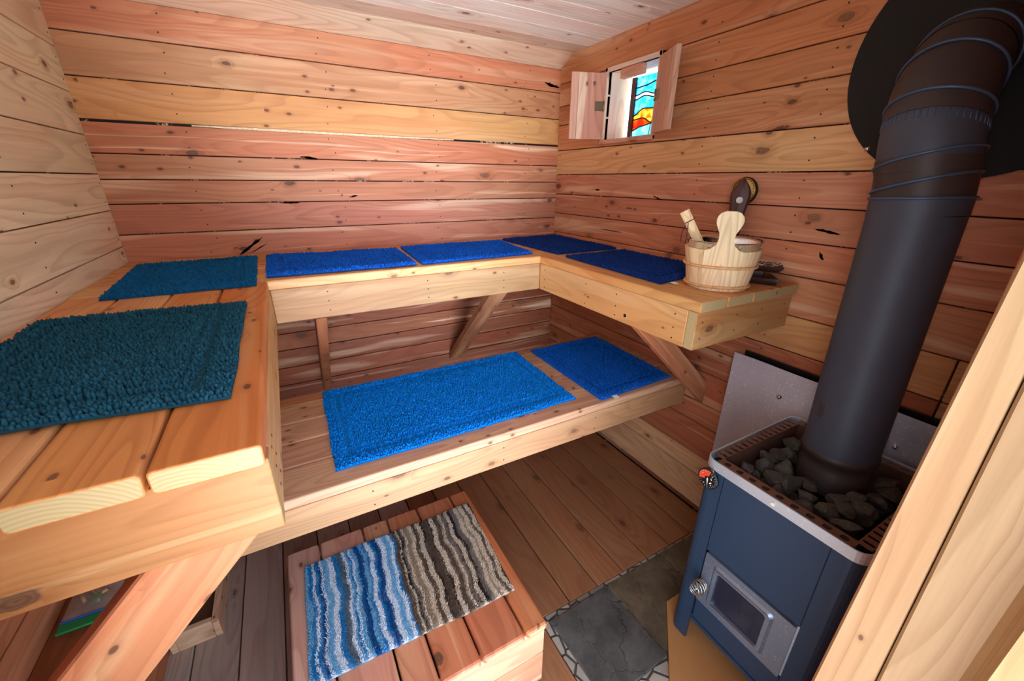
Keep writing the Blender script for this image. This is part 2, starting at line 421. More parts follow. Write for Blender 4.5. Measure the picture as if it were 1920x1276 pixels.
# ------------------------------------------------------------------ back wall
def crack(mb, wall, u, z, L, h, tilt, mat):
    n = 9; up = []; dn = []; r = random.Random(int(u*977+z*131))
    for k in range(n+1):
        f = k/n; w = h*math.sin(PI*f)**.7*r.uniform(.5, 1.1)+.0004; a = (f-.5)*L
        c = a*math.sin(tilt)+r.uniform(-.15, .15)*h
        up.append((u+a*math.cos(tilt), z+c+w*.5)); dn.append((u+a*math.cos(tilt), z+c-w*.5))
    poly = up+dn[::-1]; m_ = len(poly)
    P = (lambda p, w: (p[0], -.0004-w, p[1])) if wall == 'back' else (lambda p, w: (-.0004-w, p[0], p[1]))
    vs = [P(p, 0) for p in poly]+[P(p, .0006) for p in poly]
    fs = [(m_+k, m_+k+1, m_+2*n-k, m_+2*n+1-k) for k in range(n)]
    mb.add(vs, fs+[f[::-1] for f in fs], mat)
def nails(mb, pts, d, mat):
    for p in pts: disc(mb, p, d, .0032, mat)
mb = MB()
zs = [2.42, 2.354, 2.2215, 2.069, 1.914, 1.785, 1.6805, 1.577, 1.444, 1.31, 1.205, 1.10, .99, .865, .765, .655, .545, .43, .29, .145, 0.]
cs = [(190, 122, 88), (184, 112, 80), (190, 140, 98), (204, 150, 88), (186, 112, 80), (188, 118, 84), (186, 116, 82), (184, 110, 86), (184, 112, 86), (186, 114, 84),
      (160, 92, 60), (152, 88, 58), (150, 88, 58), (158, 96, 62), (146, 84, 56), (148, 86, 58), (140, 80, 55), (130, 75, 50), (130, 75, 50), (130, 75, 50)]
sp = [.1, .25, .25, .1, .75, .5, .6, .5, .55, .6, .5, .9, .5, .9, .4, .4, .4, .3, .3, .3]
gap = [0]*30; gap[4] = .008
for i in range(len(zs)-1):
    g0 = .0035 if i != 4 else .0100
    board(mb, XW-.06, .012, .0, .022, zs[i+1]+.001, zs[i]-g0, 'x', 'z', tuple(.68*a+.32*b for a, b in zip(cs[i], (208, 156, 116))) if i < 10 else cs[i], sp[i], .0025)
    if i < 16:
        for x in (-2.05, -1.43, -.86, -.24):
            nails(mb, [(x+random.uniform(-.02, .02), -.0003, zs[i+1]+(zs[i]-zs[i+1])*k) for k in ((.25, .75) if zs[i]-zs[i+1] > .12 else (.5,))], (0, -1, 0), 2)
for (u, z, L, h, t_) in ((-1.898, 1.36, .16, .018, .62), (-1.86, 1.35, .10, .006, .5), (-1.554, 1.789, .09, .012, -.1), (-.065, 2.258, .12, .022, -.15), (-1.68, 1.571, .10, .008, 0), (-1.36, 1.60, .05, .010, .2), (-.733, .703, .12, .007, .05), (-1.2, .99, .25, .006, .03), (-.9, .98, .12, .006, .0)): crack(mb, 'back', u, z, L, h, t_, 2)
box(mb, XW-.06, .03, .016, .05, -.05, 2.43, 1)
prism(mb, [(-2.02, 1.9065), (-1.75, 1.9035), (-1.2, 1.9035), (-.75, 1.909), (-.75, 1.9138), (-1.2, 1.9142), (-1.75, 1.9142), (-2.02, 1.9125)], 'y', .004, .013, 3)
struct(mb.build('wall_back', ['wall', 'seam', 'nail', 'foil']))

# ------------------------------------------------------------------ left wall
mb = MB()
zs = [2.42, 2.318, 2.161, 2.008, 1.853, 1.7015, 1.551, 1.393, 1.24, 1.085, .93, .775, .62, .465, .31, .155, 0]
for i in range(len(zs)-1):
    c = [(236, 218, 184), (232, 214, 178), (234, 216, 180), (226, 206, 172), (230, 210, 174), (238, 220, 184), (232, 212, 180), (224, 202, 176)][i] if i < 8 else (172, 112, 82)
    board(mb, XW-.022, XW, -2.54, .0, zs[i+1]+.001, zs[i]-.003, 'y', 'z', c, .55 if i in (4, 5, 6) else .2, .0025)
    if i < 8: nails(mb, [(XW+.0003, y, zs[i+1]+.15*k) for y in (-.03, -.75, -1.35) for k in (.25, .75)], (1, 0, 0), 2)
box(mb, XW-.05, XW-.016, -2.54, .02, -.05, 2.43, 1)
struct(mb.build('wall_left', ['pale', 'seam', 'nail']))

# ------------------------------------------------------------------ right wall, with the window opening cut out
WY0, WY1, WZ0, WZ1 = -.835, -.470, 1.912, 2.252
mb = MB()
zs = [2.42, 2.268, 2.141, 2.030, 1.879, 1.7295, 1.6048, 1.478, 1.348, 1.191, 1.045, .93, .80, .63, .51, .333, .218, .03, 0]
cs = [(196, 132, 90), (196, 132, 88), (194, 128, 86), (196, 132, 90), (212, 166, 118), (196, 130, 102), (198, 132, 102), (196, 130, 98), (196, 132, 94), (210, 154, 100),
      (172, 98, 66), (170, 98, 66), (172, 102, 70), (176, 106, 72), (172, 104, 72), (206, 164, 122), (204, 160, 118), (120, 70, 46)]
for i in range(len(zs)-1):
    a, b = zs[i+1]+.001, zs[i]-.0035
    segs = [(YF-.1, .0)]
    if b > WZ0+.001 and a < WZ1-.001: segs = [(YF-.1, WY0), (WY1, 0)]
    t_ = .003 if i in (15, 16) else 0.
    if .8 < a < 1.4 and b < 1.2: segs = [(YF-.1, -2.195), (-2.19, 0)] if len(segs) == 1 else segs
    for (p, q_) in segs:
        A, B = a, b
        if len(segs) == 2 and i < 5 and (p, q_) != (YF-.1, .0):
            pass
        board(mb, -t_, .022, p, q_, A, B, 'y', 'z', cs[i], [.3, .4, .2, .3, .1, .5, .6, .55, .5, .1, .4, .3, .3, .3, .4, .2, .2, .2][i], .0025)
    if len(segs) == 2 and i < 5:
        if b > WZ1+.004: board(mb, 0, .022, WY0, WY1, WZ1, b, 'y', 'z', cs[i], .2, .0015)
        if a < WZ0-.004: board(mb, 0, .022, WY0, WY1, a, WZ0, 'y', 'z', cs[i], .2, .0015)
    if i < 14: nails(mb, [(-.0003, y, zs[i+1]+(zs[i]-zs[i+1])*k) for y in (-.04, -1.15, -1.62) for k in (.25, .75)], (-1, 0, 0), 2)
for (u, z, L, h, t_) in ((-1.744, 1.525, .09, .010, .12), (-.736, 1.549, .05, .006, 0), (-.6, 1.412, .20, .005, .02), (-.45, 1.640, .05, .012, .0), (-1.748, 1.436, .035, .020, .9), (-.93, 1.61, .07, .010, .3)): crack(mb, 'right', u, z, L, h, t_, 2)
for (p, q_, a, b) in ((YF-.1, WY0-.01, -.05, 2.43), (WY1+.01, .03, -.05, 2.43), (WY0-.01, WY1+.01, -.05, WZ0-.01), (WY0-.01, WY1+.01, WZ1+.01, 2.43)): box(mb, .016, .04, p, q_, a, b, 1)
struct(mb.build('wall_right', ['wall', 'seam', 'nail']))

# ------------------------------------------------------------------ ceiling: a sloped edge board at the back wall, then flat boards
mb = MB()
mb.X = Matrix.Translation((0, 0, 2.352)) @ Matrix.Rotation(math.atan2(.066, -.122)-PI, 4, 'X')
board(mb, XW-.06, .012, -.142, .004, 0, .022, 'x', 'y', (212, 180, 154), .3, .003)
mb.X = None
y = -.120; k = 0
while y > -2.7:
    w = .149; board(mb, XW-.06, .012, y-w+.0015, y-.0015, CEIL, CEIL+.022, 'x', 'y', [(216, 190, 170), (234, 220, 208), (238, 226, 216), (236, 222, 210)][min(k, 3)], .15, .0025)
    y -= w; k += 1
box(mb, XW-.06, .012, -2.75, .05, CEIL+.012+.012, CEIL+.05, 1)
struct(mb.build('ceiling', ['pale', 'seam']))

# ------------------------------------------------------------------ doorway wall (right of the doorway, behind the stove)
mb = MB()
zz = [2.42]+[2.27-.15*k for k in range(16)]
for i in range(len(zz)-1): board(mb, -.905, .012, YF-.03, YF, max(zz[i+1], 0)+.001, zz[i]-.003, 'x', 'z', (188, 122, 84), .3, .0025)
box(mb, -.905, .012, YF-.14, YF-.031, 0, 2.42, 1)
for i in range(len(zz)-1):
    board(mb, XW-.02, -1.98, YF-.03, YF, max(zz[i+1], 0)+.001, zz[i]-.003, 'x', 'z', (188, 130, 90), .3, .0025)
    if zz[i+1] > 2.05: board(mb, -1.979, -.951, YF-.03, YF, zz[i+1]+.001, zz[i]-.003, 'x', 'z', (188, 130, 90), .3, .0025)
box(mb, XW-.02, -1.98, YF-.14, YF-.031, 0, 2.42, 1); box(mb, -1.98, -.951, YF-.14, YF-.031, 2.121, 2.42, 1)
struct(mb.build('wall_front', ['wall', 'seam']))
dj = emp('door_1', (-.95, -2.45, 0))
mb = MB()
def wedge(mb, pts0, pts1, z0, z1, col, sd):
    n = len(pts0); N = 12; vs = []; gs = []
    for k in range(N+1):
        t_ = k/N; z = z0+(z1-z0)*t_
        for p, q_ in zip(pts0, pts1):
            x = p[0]+(q_[0]-p[0])*t_; yy = p[1]+(q_[1]-p[1])*t_
            vs.append((x, yy, z)); gs.append((z, yy+x*.8, sd))
    fs = [(k*n+i, k*n+(i+1) % n, (k+1)*n+(i+1) % n, (k+1)*n+i) for k in range(N) for i in range(n)]
    mb.add(vs, fs+[tuple(range(n-1, -1, -1)), tuple(range(N*n, N*n+n))], 0, gs, (*lin(col), .1))
wedge(mb, [(-.95, -2.456), (-.90, -2.456), (-.90, -2.352), (-.942, -2.352), (-.95, -2.358)], [(-.95, -2.408), (-.90, -2.408), (-.90, -2.395), (-.944, -2.395), (-.95, -2.398)], 0, 2.415, (178, 142, 104), .21)
mb.build('door_casing', ['jamb'], dj)
mb = MB(); wedge(mb, [(-.947, -2.513), (-.90, -2.513), (-.90, -2.458), (-.940, -2.458), (-.947, -2.463)], [(-.947, -2.521), (-.90, -2.521), (-.90, -2.410), (-.940, -2.410), (-.947, -2.414)], 0, 2.415, (180, 144, 108), .73)
mb.build('door_jamb', ['jamb'], dj)
mb = MB(); wedge(mb, [(-1.0, -2.64), (-.90, -2.64), (-.90, -2.510), (-.945, -2.510), (-.96, -2.520), (-1.0, -2.53)], [(-1.0, -2.64), (-.90, -2.64), (-.90, -2.516), (-.945, -2.516), (-.96, -2.526), (-1.0, -2.538)], 0, 2.415, (180, 144, 98), .44)
mb.build('outer_trim', ['jamb'], dj)

# ------------------------------------------------------------------ upper benches
T, H = .038, .140
def bench_planks(parent, specs, em=1):
    for (x0, x1, y0, y1, ax, col, sap, z) in specs:
        m = MB(); board(m, x0, x1, y0, y1, z-T, z, ax, 'y' if ax == 'x' else 'x', col, sap, .007, 3, 0, em, .04, None, .0025)
        m.build('plank', ['bench', 'end'], parent)
def fascia(parent, x0, x1, y0, y1, z0, z1, ax, name='fascia', col=(216, 168, 108), nl=(), nd=(0, -1, 0), seed=None):
    m = MB(); board(m, x0, x1, y0, y1, z0, z1, ax, 'z', col, .25, .003, 2, 0, 1, .03, seed)
    nails(m, nl, nd, 2)
    return m.build(name, ['fascia', 'end', 'nail'], parent)
def oboard(name, parent, p0, p1, wdir, width, thick, col=(176, 112, 74), sap=.35, cut0=None, cut1=None):
    """straight timber from p0 to p1 (centre line); ends may be cut by axis planes"""
    p0, p1 = Vector(p0), Vector(p1); d = (p1-p0).normalized(); w = Vector(wdir).normalized(); t_ = d.cross(w).normalized()
    vs = []; gs = []; sd = random.random(); L = (p1-p0).length
    N = 6; r = .004
    prof = [(-width/2+r, -thick/2), (width/2-r, -thick/2), (width/2, -thick/2+r), (width/2, thick/2-r), (width/2-r, thick/2), (-width/2+r, thick/2), (-width/2, thick/2-r), (-width/2, -thick/2+r)]
    for k in range(N+1):
        for (a, b) in prof:
            q_ = p0+d*(L*k/N)+w*a+t_*b
            for cut, kk in ((cut0, 0), (cut1, N)):
                if cut and k == kk:
                    i = 'xyz'.index(cut[0]); q_ = q_+d*((cut[1]-q_[i])/d[i])
            vs.append(q_); gs.append((L*k/N+sd*9, a+b*.8, sd))
    fs = [(k*8+i, k*8+(i+1) % 8, (k+1)*8+(i+1) % 8, (k+1)*8+i) for k in range(N) for i in range(8)]
    m = MB(); m.add(vs, fs, 0, gs, (*jit(lin(col)), sap)); cap = [tuple(range(7, -1, -1)), tuple(range(N*8, N*8+8))]
    m.add(vs, cap, 1, [(g_[1], 0, sd) for g_ in gs], (*lin((205, 140, 110)), 0))
    return m.build(name, ['brace', 'end'], parent)

yj = -.726
bl = thing('upper_bench', (-2.1, -1.3, 1.14), 'left arm of the upper bench, orange cedar planks ending nearest the doorway', 'bench', 'sections of the upper bench')
px = [-1.823, -1.9645, -2.107, -2.2485, -2.390]; cols = [(198, 118, 58), (206, 136, 76), (208, 150, 100), (206, 140, 88)]
bench_planks(bl, [(px[i+1]+.003, px[i]-.003, -1.897, yj, 'y', cols[i], .15, ZB) for i in range(4)])
fascia(bl, XL-.038, XL, -1.838, -DB-.001, ZB-T-H, ZB-T-.001, 'y', 'side_fascia', (198, 152, 98), [(XL+.0003, y, ZB-T-h) for y in (-1.76, -1.80) for h in (.03, .07, .11)], (1, 0, 0))
fascia(bl, XW+.002, XL+.001, YLN, -1.839, ZB-T-H, ZB-T-.001, 'x', 'end_fascia', (166, 116, 70))
oboard('brace', bl, (-1.805, -1.805, 1.262), (-2.44, -1.805, .585), (1, 0, -.94), .118, .05, (190, 122, 84), .3, ('z', ZB-T-H-.001), ('x', XW+.002))

bb = thing('upper_bench', (-1.2, -.36, 1.14), 'long middle run of the upper bench along the back wall', 'bench', 'sections of the upper bench')
ye = [-.004-.1437*i for i in range(6)]
cols = [(206, 144, 90), (202, 138, 84), (208, 150, 96), (204, 142, 88), (216, 166, 108)]
bench_planks(bb, [(XW+.004, -.004, ye[i+1]+.002, ye[i]-.002, 'x', cols[i], .2, ZB) for i in range(5)])
fascia(bb, XL+.001, -DR+.0, -DB, -DB+.038, ZB-T-H, ZB-T-.001, 'x', 'fascia', (162, 124, 84), [(x, -DB-.0003, ZB-T-h) for x in (-1.62, -1.19, -.79) for h in (.03, .07, .11)])
oboard('brace', bb, (-.802, -.70, 1.18), (-.802, .03, .50), (1, 0, 0), .100, .042, (150, 95, 62), .2, ('z', ZB-T-H-.001), ('y', -.002))
oboard('brace', bb, (-1.66, -.69, 1.18), (-1.66, .03, .49), (0, .68, .73), .090, .045, (160, 100, 66), .2, ('z', ZB-T-H-.001), ('y', -.002))

br = thing('upper_bench', (-.29, -1.2, 1.14), 'short right arm of the upper bench, its free end carrying the bucket', 'bench', 'sections of the upper bench')
px = [-.583, -.4395, -.2945, -.1495, -.004]; cols = [(210, 150, 90), (206, 146, 88), (204, 142, 84), (198, 134, 78)]
bench_planks(br, [(px[i]+.003, px[i+1]-.002, -1.702, yj, 'y', cols[i], .15, ZB) for i in range(4)])
fascia(br, -DR, -DR+.038, YRN+.039, -DB+.0, ZB-T-H, ZB-T-.001, 'y', 'side_fascia', (204, 152, 96), [(-DR-.0003, y, ZB-T-h) for y in (-.76, -1.1, -1.3, -1.6) for h in (.03, .08, .12)], (-1, 0, 0))
m = MB(); disc(m, (-DR-.0003, -1.36, 1.178), (-1, 0, 0), .0075, 0, 14, .001); m.build('bolt_hole', ['black'], br)
fascia(br, -DR, -.003, YRN, YRN+.038, ZB-T-H, ZB-T-.001, 'x', 'end_fascia', (186, 132, 82), [(x, YRN-.0003, ZB-T-h) for x in (-.54, -.35, -.2, -.05) for h in (.04, .1)])
oboard('brace', br, (-.56, -1.385, 1.21), (.03, -1.385, .665), (.66, 0, .75), .088, .042, (184, 116, 80), .25, ('z', ZB-T-H-.001), ('x', -.002))

# ------------------------------------------------------------------ lower bench
lb = thing('lower_bench', (-1.1, -.95, .58), 'lower pale cedar bench below the upper one, holding two bright blue mats', 'bench')
ye = [-.575, -.664, -.8165, -.968, -1.126, -1.302]
cols = [(196, 136, 92), (206, 160, 124), (204, 160, 130), (200, 154, 126), (206, 164, 132)]
bench_planks(lb, [(XW+.004, -.004, ye[i+1]+.003, ye[i]-.002, 'x', cols[i], .3, ZL) for i in range(5)])
fascia(lb, XW+.004, -.004, -1.297, -1.26, ZL-.155, ZL-T-.001, 'x', 'fascia', (178, 134, 96), [(x, -1.2973, ZL-h) for x in (-1.62, -1.1, -.62) for h in (.07, .13)])
fascia(lb, -.042, -.006, -1.258, -.6, ZL-.155, ZL-T-.001, 'y', 'cleat', (190, 140, 100))
fascia(lb, XW+.004, XW+.042, -1.258, -.6, ZL-.155, ZL-T-.001, 'y', 'cleat', (190, 140, 100))

# ------------------------------------------------------------------ bath mats: a ribbed backing and a real tufted pile
def fnoise(x, y, s, seed):
    out = np.zeros_like(x)
    r = np.random.default_rng(seed)
    for _ in range(6):
        a = r.uniform(0, 2*PI); f = s*r.uniform(.5, 1.5); p = r.uniform(0, 2*PI)
        out += np.sin((x*np.cos(a)+y*np.sin(a))*f+p)
    return out/6
def np_mesh(name, co, quads, tris, col, mat, parent, smooth=True):
    me = bpy.data.meshes.new(name)
    nq, nt = len(quads), len(tris)
    me.vertices.add(len(co)); me.vertices.foreach_set('co', co.astype(np.float32).ravel())
    me.loops.add(nq*4+nt*3); me.loops.foreach_set('vertex_index', np.concatenate([quads.ravel(), tris.ravel()]).astype(np.int32))
    me.polygons.add(nq+nt); me.polygons.foreach_set('loop_start', np.concatenate([np.arange(nq)*4, nq*4+np.arange(nt)*3]).astype(np.int32))
    me.polygons.foreach_set('use_smooth', np.full(nq+nt, smooth))
    a = me.attributes.new('tint', 'FLOAT_COLOR', 'POINT'); a.data.foreach_set('color', np.c_[col, np.ones(len(col))].astype(np.float32).ravel())
    me.materials.append(M[mat]); me.update(calc_edges=True); me.validate()
    o = bpy.data.objects.new(name, me); COL.objects.link(o); o.parent = parent
    return o
def mat_thing(name, label, cat, group, c4, z, colf, d=.006, pile=.013, border=True, seed=1, wrinkle=.002, wav=.003, tagp=None, loop=True, fuzz=.16):
    c4 = np.array(c4, float); cen = c4.mean(0)
    th = thing(name, (cen[0], cen[1], z), label, cat, group)
    P = c4-cen
    def bil(s, t_):
        a = P[0]*(1-s)[:, None]+P[1]*s[:, None]; b = P[3]*(1-s)[:, None]+P[2]*s[:, None]
        return a*(1-t_)[:, None]+b*t_[:, None]
    W = (np.linalg.norm(P[1]-P[0])+np.linalg.norm(P[2]-P[3]))/2; Hh = (np.linalg.norm(P[3]-P[0])+np.linalg.norm(P[2]-P[1]))/2
    r = np.random.default_rng(seed)
    def warpxy(xy):
        q_ = xy.copy()
        q_[:, 0] += wav*fnoise(xy[:, 1], xy[:, 1]*0, 26, seed); q_[:, 1] += wav*fnoise(xy[:, 0], xy[:, 0]*0, 26, seed+1); return q_
    def und(xy): return .003+wrinkle*(1+fnoise(xy[:, 0], xy[:, 1], 17, seed+2))
    # backing
    nx, ny = 40, 30
    s, t_ = np.meshgrid(np.linspace(0, 1, nx), np.linspace(0, 1, ny)); s, t_ = s.ravel(), t_.ravel()
    xy = bil(s, t_); zz = und(xy); xy = warpxy(xy)
    top = np.c_[xy, zz]; bot = np.c_[xy, np.maximum(zz-.0035, .0003)]
    idx = np.arange(nx*ny).reshape(ny, nx)
    qd = np.stack([idx[:-1, :-1], idx[1:, :-1], idx[1:, 1:], idx[:-1, 1:]], -1).reshape(-1, 4)
    edge = np.concatenate([idx[0, :], idx[1:, -1], idx[-1, -2::-1], idx[-2:0:-1, 0]])
    e2 = np.roll(edge, -1); N = nx*ny
    allq = np.concatenate([qd[:, ::-1] if np.cross(P[1]-P[0], P[3]-P[0]) > 0 else qd, (qd+N), np.stack([edge, e2, e2+N, edge+N], -1)])
    bc = colf(s, t_, r)*.75
    np_mesh('backing', np.r_[top, bot], allq, np.zeros((0, 3), int), np.r_[bc, bc], 'rug', th)
    # tufts
    gx, gy = int(W/d), int(Hh/(d*1.15))
    s, t_ = np.meshgrid((np.arange(gx)+.5)/gx, (np.arange(gy)+.5)/gy); s[1::2] += .5/gx
    s, t_ = s.ravel(), t_.ravel(); keep = s < 1; s, t_ = s[keep], t_[keep]
    n = len(s); s = np.clip(s+r.normal(0, .16/gx, n), .002, .998); t_ = np.clip(t_+r.normal(0, .16/gy, n), .002, .998)
    xy = bil(s, t_); z0 = und(xy); base = warpxy(xy)
    ex = np.minimum(s, 1-s)*W; ey = np.minimum(t_, 1-t_)*Hh; e = np.minimum(ex, ey)
    h = pile*(.66+.42*r.random(n))
    h *= np.clip(.55+e/.012*.45, .55, 1)
    if border:
        for g0, gw, dp in ((.058, .010, .95), (.086, .006, .6)):
            h *= 1-dp*np.exp(-((e-g0)/gw)**2)
    h *= 1+.16*fnoise(base[:, 0], base[:, 1], 60, seed+5)
    if loop: h *= 1+.10*np.sin(t_*Hh*2*PI/.021+2.5*fnoise(base[:, 0], base[:, 1], 14, seed+8))
    lean = r.normal(0, fuzz, (n, 2))*h[:, None]
    outw = np.where((e < .012)[:, None], (xy/np.linalg.norm(xy, axis=1)[:, None])*.3*h[:, None], 0)
    lean += outw
    rad = d*(.52 if loop else .42)
    ang = r.random(n)*2*PI
    ring = []
    K = 5
    for lvl, (f, rr) in enumerate(((.0, .9), (.55, 1.05), (.9, .7)) if loop else ((.0, .9), (.6, .75))):
        for k in range(K):
            a = ang+2*PI*k/K
            ring.append(np.c_[base+lean*f*f+np.c_[np.cos(a), np.sin(a)]*(rad*rr), z0-.001+h*f])
    nl = len(ring)//K
    ring.append(np.c_[base+lean, z0+h*1.0])
    co = np.stack(ring, 1).reshape(-1, 3); m_ = nl*K+1
    o = np.arange(n)*m_
    qs = []; ts = []
    for l in range(nl-1):
        for k in range(K): qs.append(np.stack([o+l*K+k, o+l*K+(k+1) % K, o+(l+1)*K+(k+1) % K, o+(l+1)*K+k], -1))
    for k in range(K): ts.append(np.stack([o+(nl-1)*K+k, o+(nl-1)*K+(k+1) % K, o+nl*K], -1))
    cl = colf(s, t_, r)*(.76+.48*r.random((n, 1)))
    cl = np.repeat(cl[:, None, :], m_, 1).reshape(-1, 3)
    pl = np_mesh('pile', co, np.concatenate(qs), np.concatenate(ts), cl, 'rug', th)
    if tagp is not None:
        m = MB(); sx, sy, ang_ = tagp
        m.X = Matrix.Translation((sx, sy, z+.004)) @ Matrix.Rotation(ang_, 4, 'Z')
        m.add([(-.014, 0, .004), (.014, 0, .004), (.014, -.012, .002), (.013, -.022, .0), (-.013, -.022, .001), (-.014, -.012, .003),
               (-.014, 0, .005), (.014, 0, .005), (.014, -.012, .003), (.013, -.022, .001), (-.013, -.022, .002), (-.014, -.012, .004)],
              [(0, 1, 2, 3, 4, 5), (11, 10, 9, 8, 7, 6), (0, 6, 7, 1), (1, 7, 8, 2), (2, 8, 9, 3), (3, 9, 10, 4), (4, 10, 11, 5), (5, 11, 6, 0)], 0)
        o_ = m.build('care_tag', ['tag'], th); o_['label'] = 'white cloth care tag'
    return th
def solid(c, v=.06):
    c = np.array(lin(c))
    return lambda s, t_, r: np.tile(c, (len(s), 1))*(1+v*fnoise(s*6, t_*5, 2.5, 3)[:, None])
G = 'blue bath mats on the benches'
TEAL, TEALB, ROYAL, ROYAL_SHADE, AZ, COB = (30, 76, 94), (18, 90, 138), (20, 90, 186), (22, 52, 118), (10, 128, 216), (16, 92, 186)  # same mats throughout; warm light and shade are put into these blues
mat_thing('bath_mat', 'mat painted warm-lit dark teal on the left bench arm, nearest the doorway, cut off at its left', 'bath mat', G, [(-2.350, -1.03), (-1.877, -1.061), (-1.874, -1.721), (-2.345, -1.675)], ZB, solid(TEAL), .0074, .015, seed=21, wrinkle=.004, wav=.004)
mat_thing('bath_mat', 'mat painted warm-lit teal blue in the back left corner of the upper bench', 'bath mat', G, [(-2.322, -.19), (-1.871, -.134), (-1.858, -.796), (-2.289, -.80)], ZB, solid(TEALB), .0072, .014, seed=22)
mat_thing('bath_mat', 'royal blue mat with a rumpled front edge, second along the back bench from the left', 'bath mat', G, [(-1.829, -.154), (-1.198, -.205), (-1.229, -.690), (-1.829, -.671)], ZB, solid(ROYAL), .0078, .014, seed=23, wrinkle=.004, wav=.006)
mat_thing('bath_mat', 'royal blue mat in the middle of the back bench, between two other blue mats', 'bath mat', G, [(-1.164, -.146), (-.530, -.161), (-.586, -.657), (-1.200, -.680)], ZB, solid(ROYAL), .0078, .014, seed=24)
mat_thing('bath_mat', 'blue mat painted dark as in shade in the far right corner of the upper bench', 'bath mat', G, [(-.49, -.117), (-.045, -.07), (-.056, -.729), (-.475, -.731)], ZB, solid(ROYAL_SHADE), .0078, .014, seed=25)
mat_thing('bath_mat', 'blue mat painted darker as in shade on the right bench arm, partly behind the wooden bucket', 'bath mat', G, [(-.487, -.819), (-.076, -.806), (-.085, -1.400), (-.508, -1.462)], ZB, solid(ROYAL_SHADE), .0074, .014, seed=26, tagp=(-.46, -1.474, .1))
mat_thing('bath_mat', 'large azure blue mat filling the middle of the lower bench', 'bath mat', G, [(-1.707, -.605), (-.657, -.610), (-.676, -1.215), (-1.724, -1.227)], ZL, solid(AZ), .0070, .014, seed=27, wav=.004)
mat_thing('bath_mat', 'smaller cobalt blue mat at the right end of the lower bench with a white tag', 'bath mat', G, [(-.569, -.63), (-.071, -.632), (-.095, -1.262), (-.580, -1.283)], ZL, solid(COB), .0070, .013, seed=28, tagp=(-.50, -1.281, -.05))

# ------------------------------------------------------------------ step stool and striped rug
ZS = .33
st = thing('step_stool', (-1.57, -1.44, 0), 'low cedar step stool with a slatted top standing on the floor', 'stool')
sx = [-1.945, -1.828, -1.664, -1.562, -1.432, -1.277, -1.193]
cols = [(206, 158, 142), (202, 144, 122), (196, 128, 96), (190, 116, 80), (186, 108, 74), (188, 108, 66)]
for i in range(6):
    m = MB(); board(m, sx[i]+.003, sx[i+1]-.003, -1.79, -1.085, ZS-.03, ZS, 'y', 'x', cols[i], .35 if i in (1, 3) else .1, .009, 3, 0, 1, .03)
    m.build('top_slat', ['bench', 'end'], st)
for (nm, a) in (('front_board', (-1.942, -1.196, -1.776, -1.752)), ('back_board', (-1.942, -1.196, -1.122, -1.098))):
    for (z0, z1) in ((.165, ZS-.031), (.01, .162)):
        m = MB(); board(m, a[0], a[1], a[2], a[3], z0, z1, 'x', 'z', (196, 160, 126) if z0 > .1 else (186, 134, 98), .5, .004, 2, 0, 1); m.build(nm, ['pale', 'end'], st)
for x in (-1.942, -1.220):
    for (z0, z1) in ((.165, ZS-.031), (.01, .162)):
        m = MB(); board(m, x, x+.024, -1.751, -1.123, z0, z1, 'y', 'z', (204, 150, 112), .4, .004, 2, 0, 1); m.build('side_board', ['pale', 'end'], st)
for x in (-1.93, -1.232):
    for yy in (-1.74, -1.16):
        m = MB(); board(m, x, x+.034 if x < -1.5 else x-.034, yy, yy+.034, .0, ZS-.04, 'z', 'x', (190, 130, 94), .2, .003); m.build('leg', ['brace'], st)
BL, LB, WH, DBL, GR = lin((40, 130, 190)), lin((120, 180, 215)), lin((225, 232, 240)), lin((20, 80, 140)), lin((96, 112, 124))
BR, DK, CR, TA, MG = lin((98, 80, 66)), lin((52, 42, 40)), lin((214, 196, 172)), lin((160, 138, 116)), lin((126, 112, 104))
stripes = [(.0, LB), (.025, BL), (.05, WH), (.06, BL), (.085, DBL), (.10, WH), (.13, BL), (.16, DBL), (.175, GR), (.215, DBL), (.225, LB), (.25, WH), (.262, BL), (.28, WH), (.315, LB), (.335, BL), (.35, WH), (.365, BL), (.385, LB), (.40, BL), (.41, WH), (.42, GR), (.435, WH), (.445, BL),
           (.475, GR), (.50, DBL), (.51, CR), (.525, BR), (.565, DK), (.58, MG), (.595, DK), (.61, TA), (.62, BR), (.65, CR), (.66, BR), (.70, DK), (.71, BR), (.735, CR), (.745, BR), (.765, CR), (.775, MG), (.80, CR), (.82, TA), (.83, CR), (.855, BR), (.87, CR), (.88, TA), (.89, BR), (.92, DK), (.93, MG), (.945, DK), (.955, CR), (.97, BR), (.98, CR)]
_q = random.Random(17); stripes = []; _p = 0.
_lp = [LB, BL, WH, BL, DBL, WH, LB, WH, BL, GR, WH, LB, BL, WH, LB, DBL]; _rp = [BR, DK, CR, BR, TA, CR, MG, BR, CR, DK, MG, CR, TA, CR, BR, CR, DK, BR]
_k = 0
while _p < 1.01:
    pal = _lp if _p < .47 else _rp  # blue half and brown half paint cool daylight and warm light into the stripes
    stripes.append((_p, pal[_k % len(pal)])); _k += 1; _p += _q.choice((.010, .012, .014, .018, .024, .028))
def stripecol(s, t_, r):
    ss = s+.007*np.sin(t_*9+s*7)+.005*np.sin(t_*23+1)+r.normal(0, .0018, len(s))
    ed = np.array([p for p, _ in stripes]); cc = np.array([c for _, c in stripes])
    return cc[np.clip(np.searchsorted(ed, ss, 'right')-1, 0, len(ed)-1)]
mat_thing('striped_rug', 'striped shaggy rug with cool and warm light painted into its blue and brown stripes on the stool', 'rug', None, [(-1.886, -1.182), (-1.218, -1.176), (-1.238, -1.641), (-1.900, -1.62)], ZS, stripecol, .0037, .009, False, 31, .001, .005, None, False, .38)

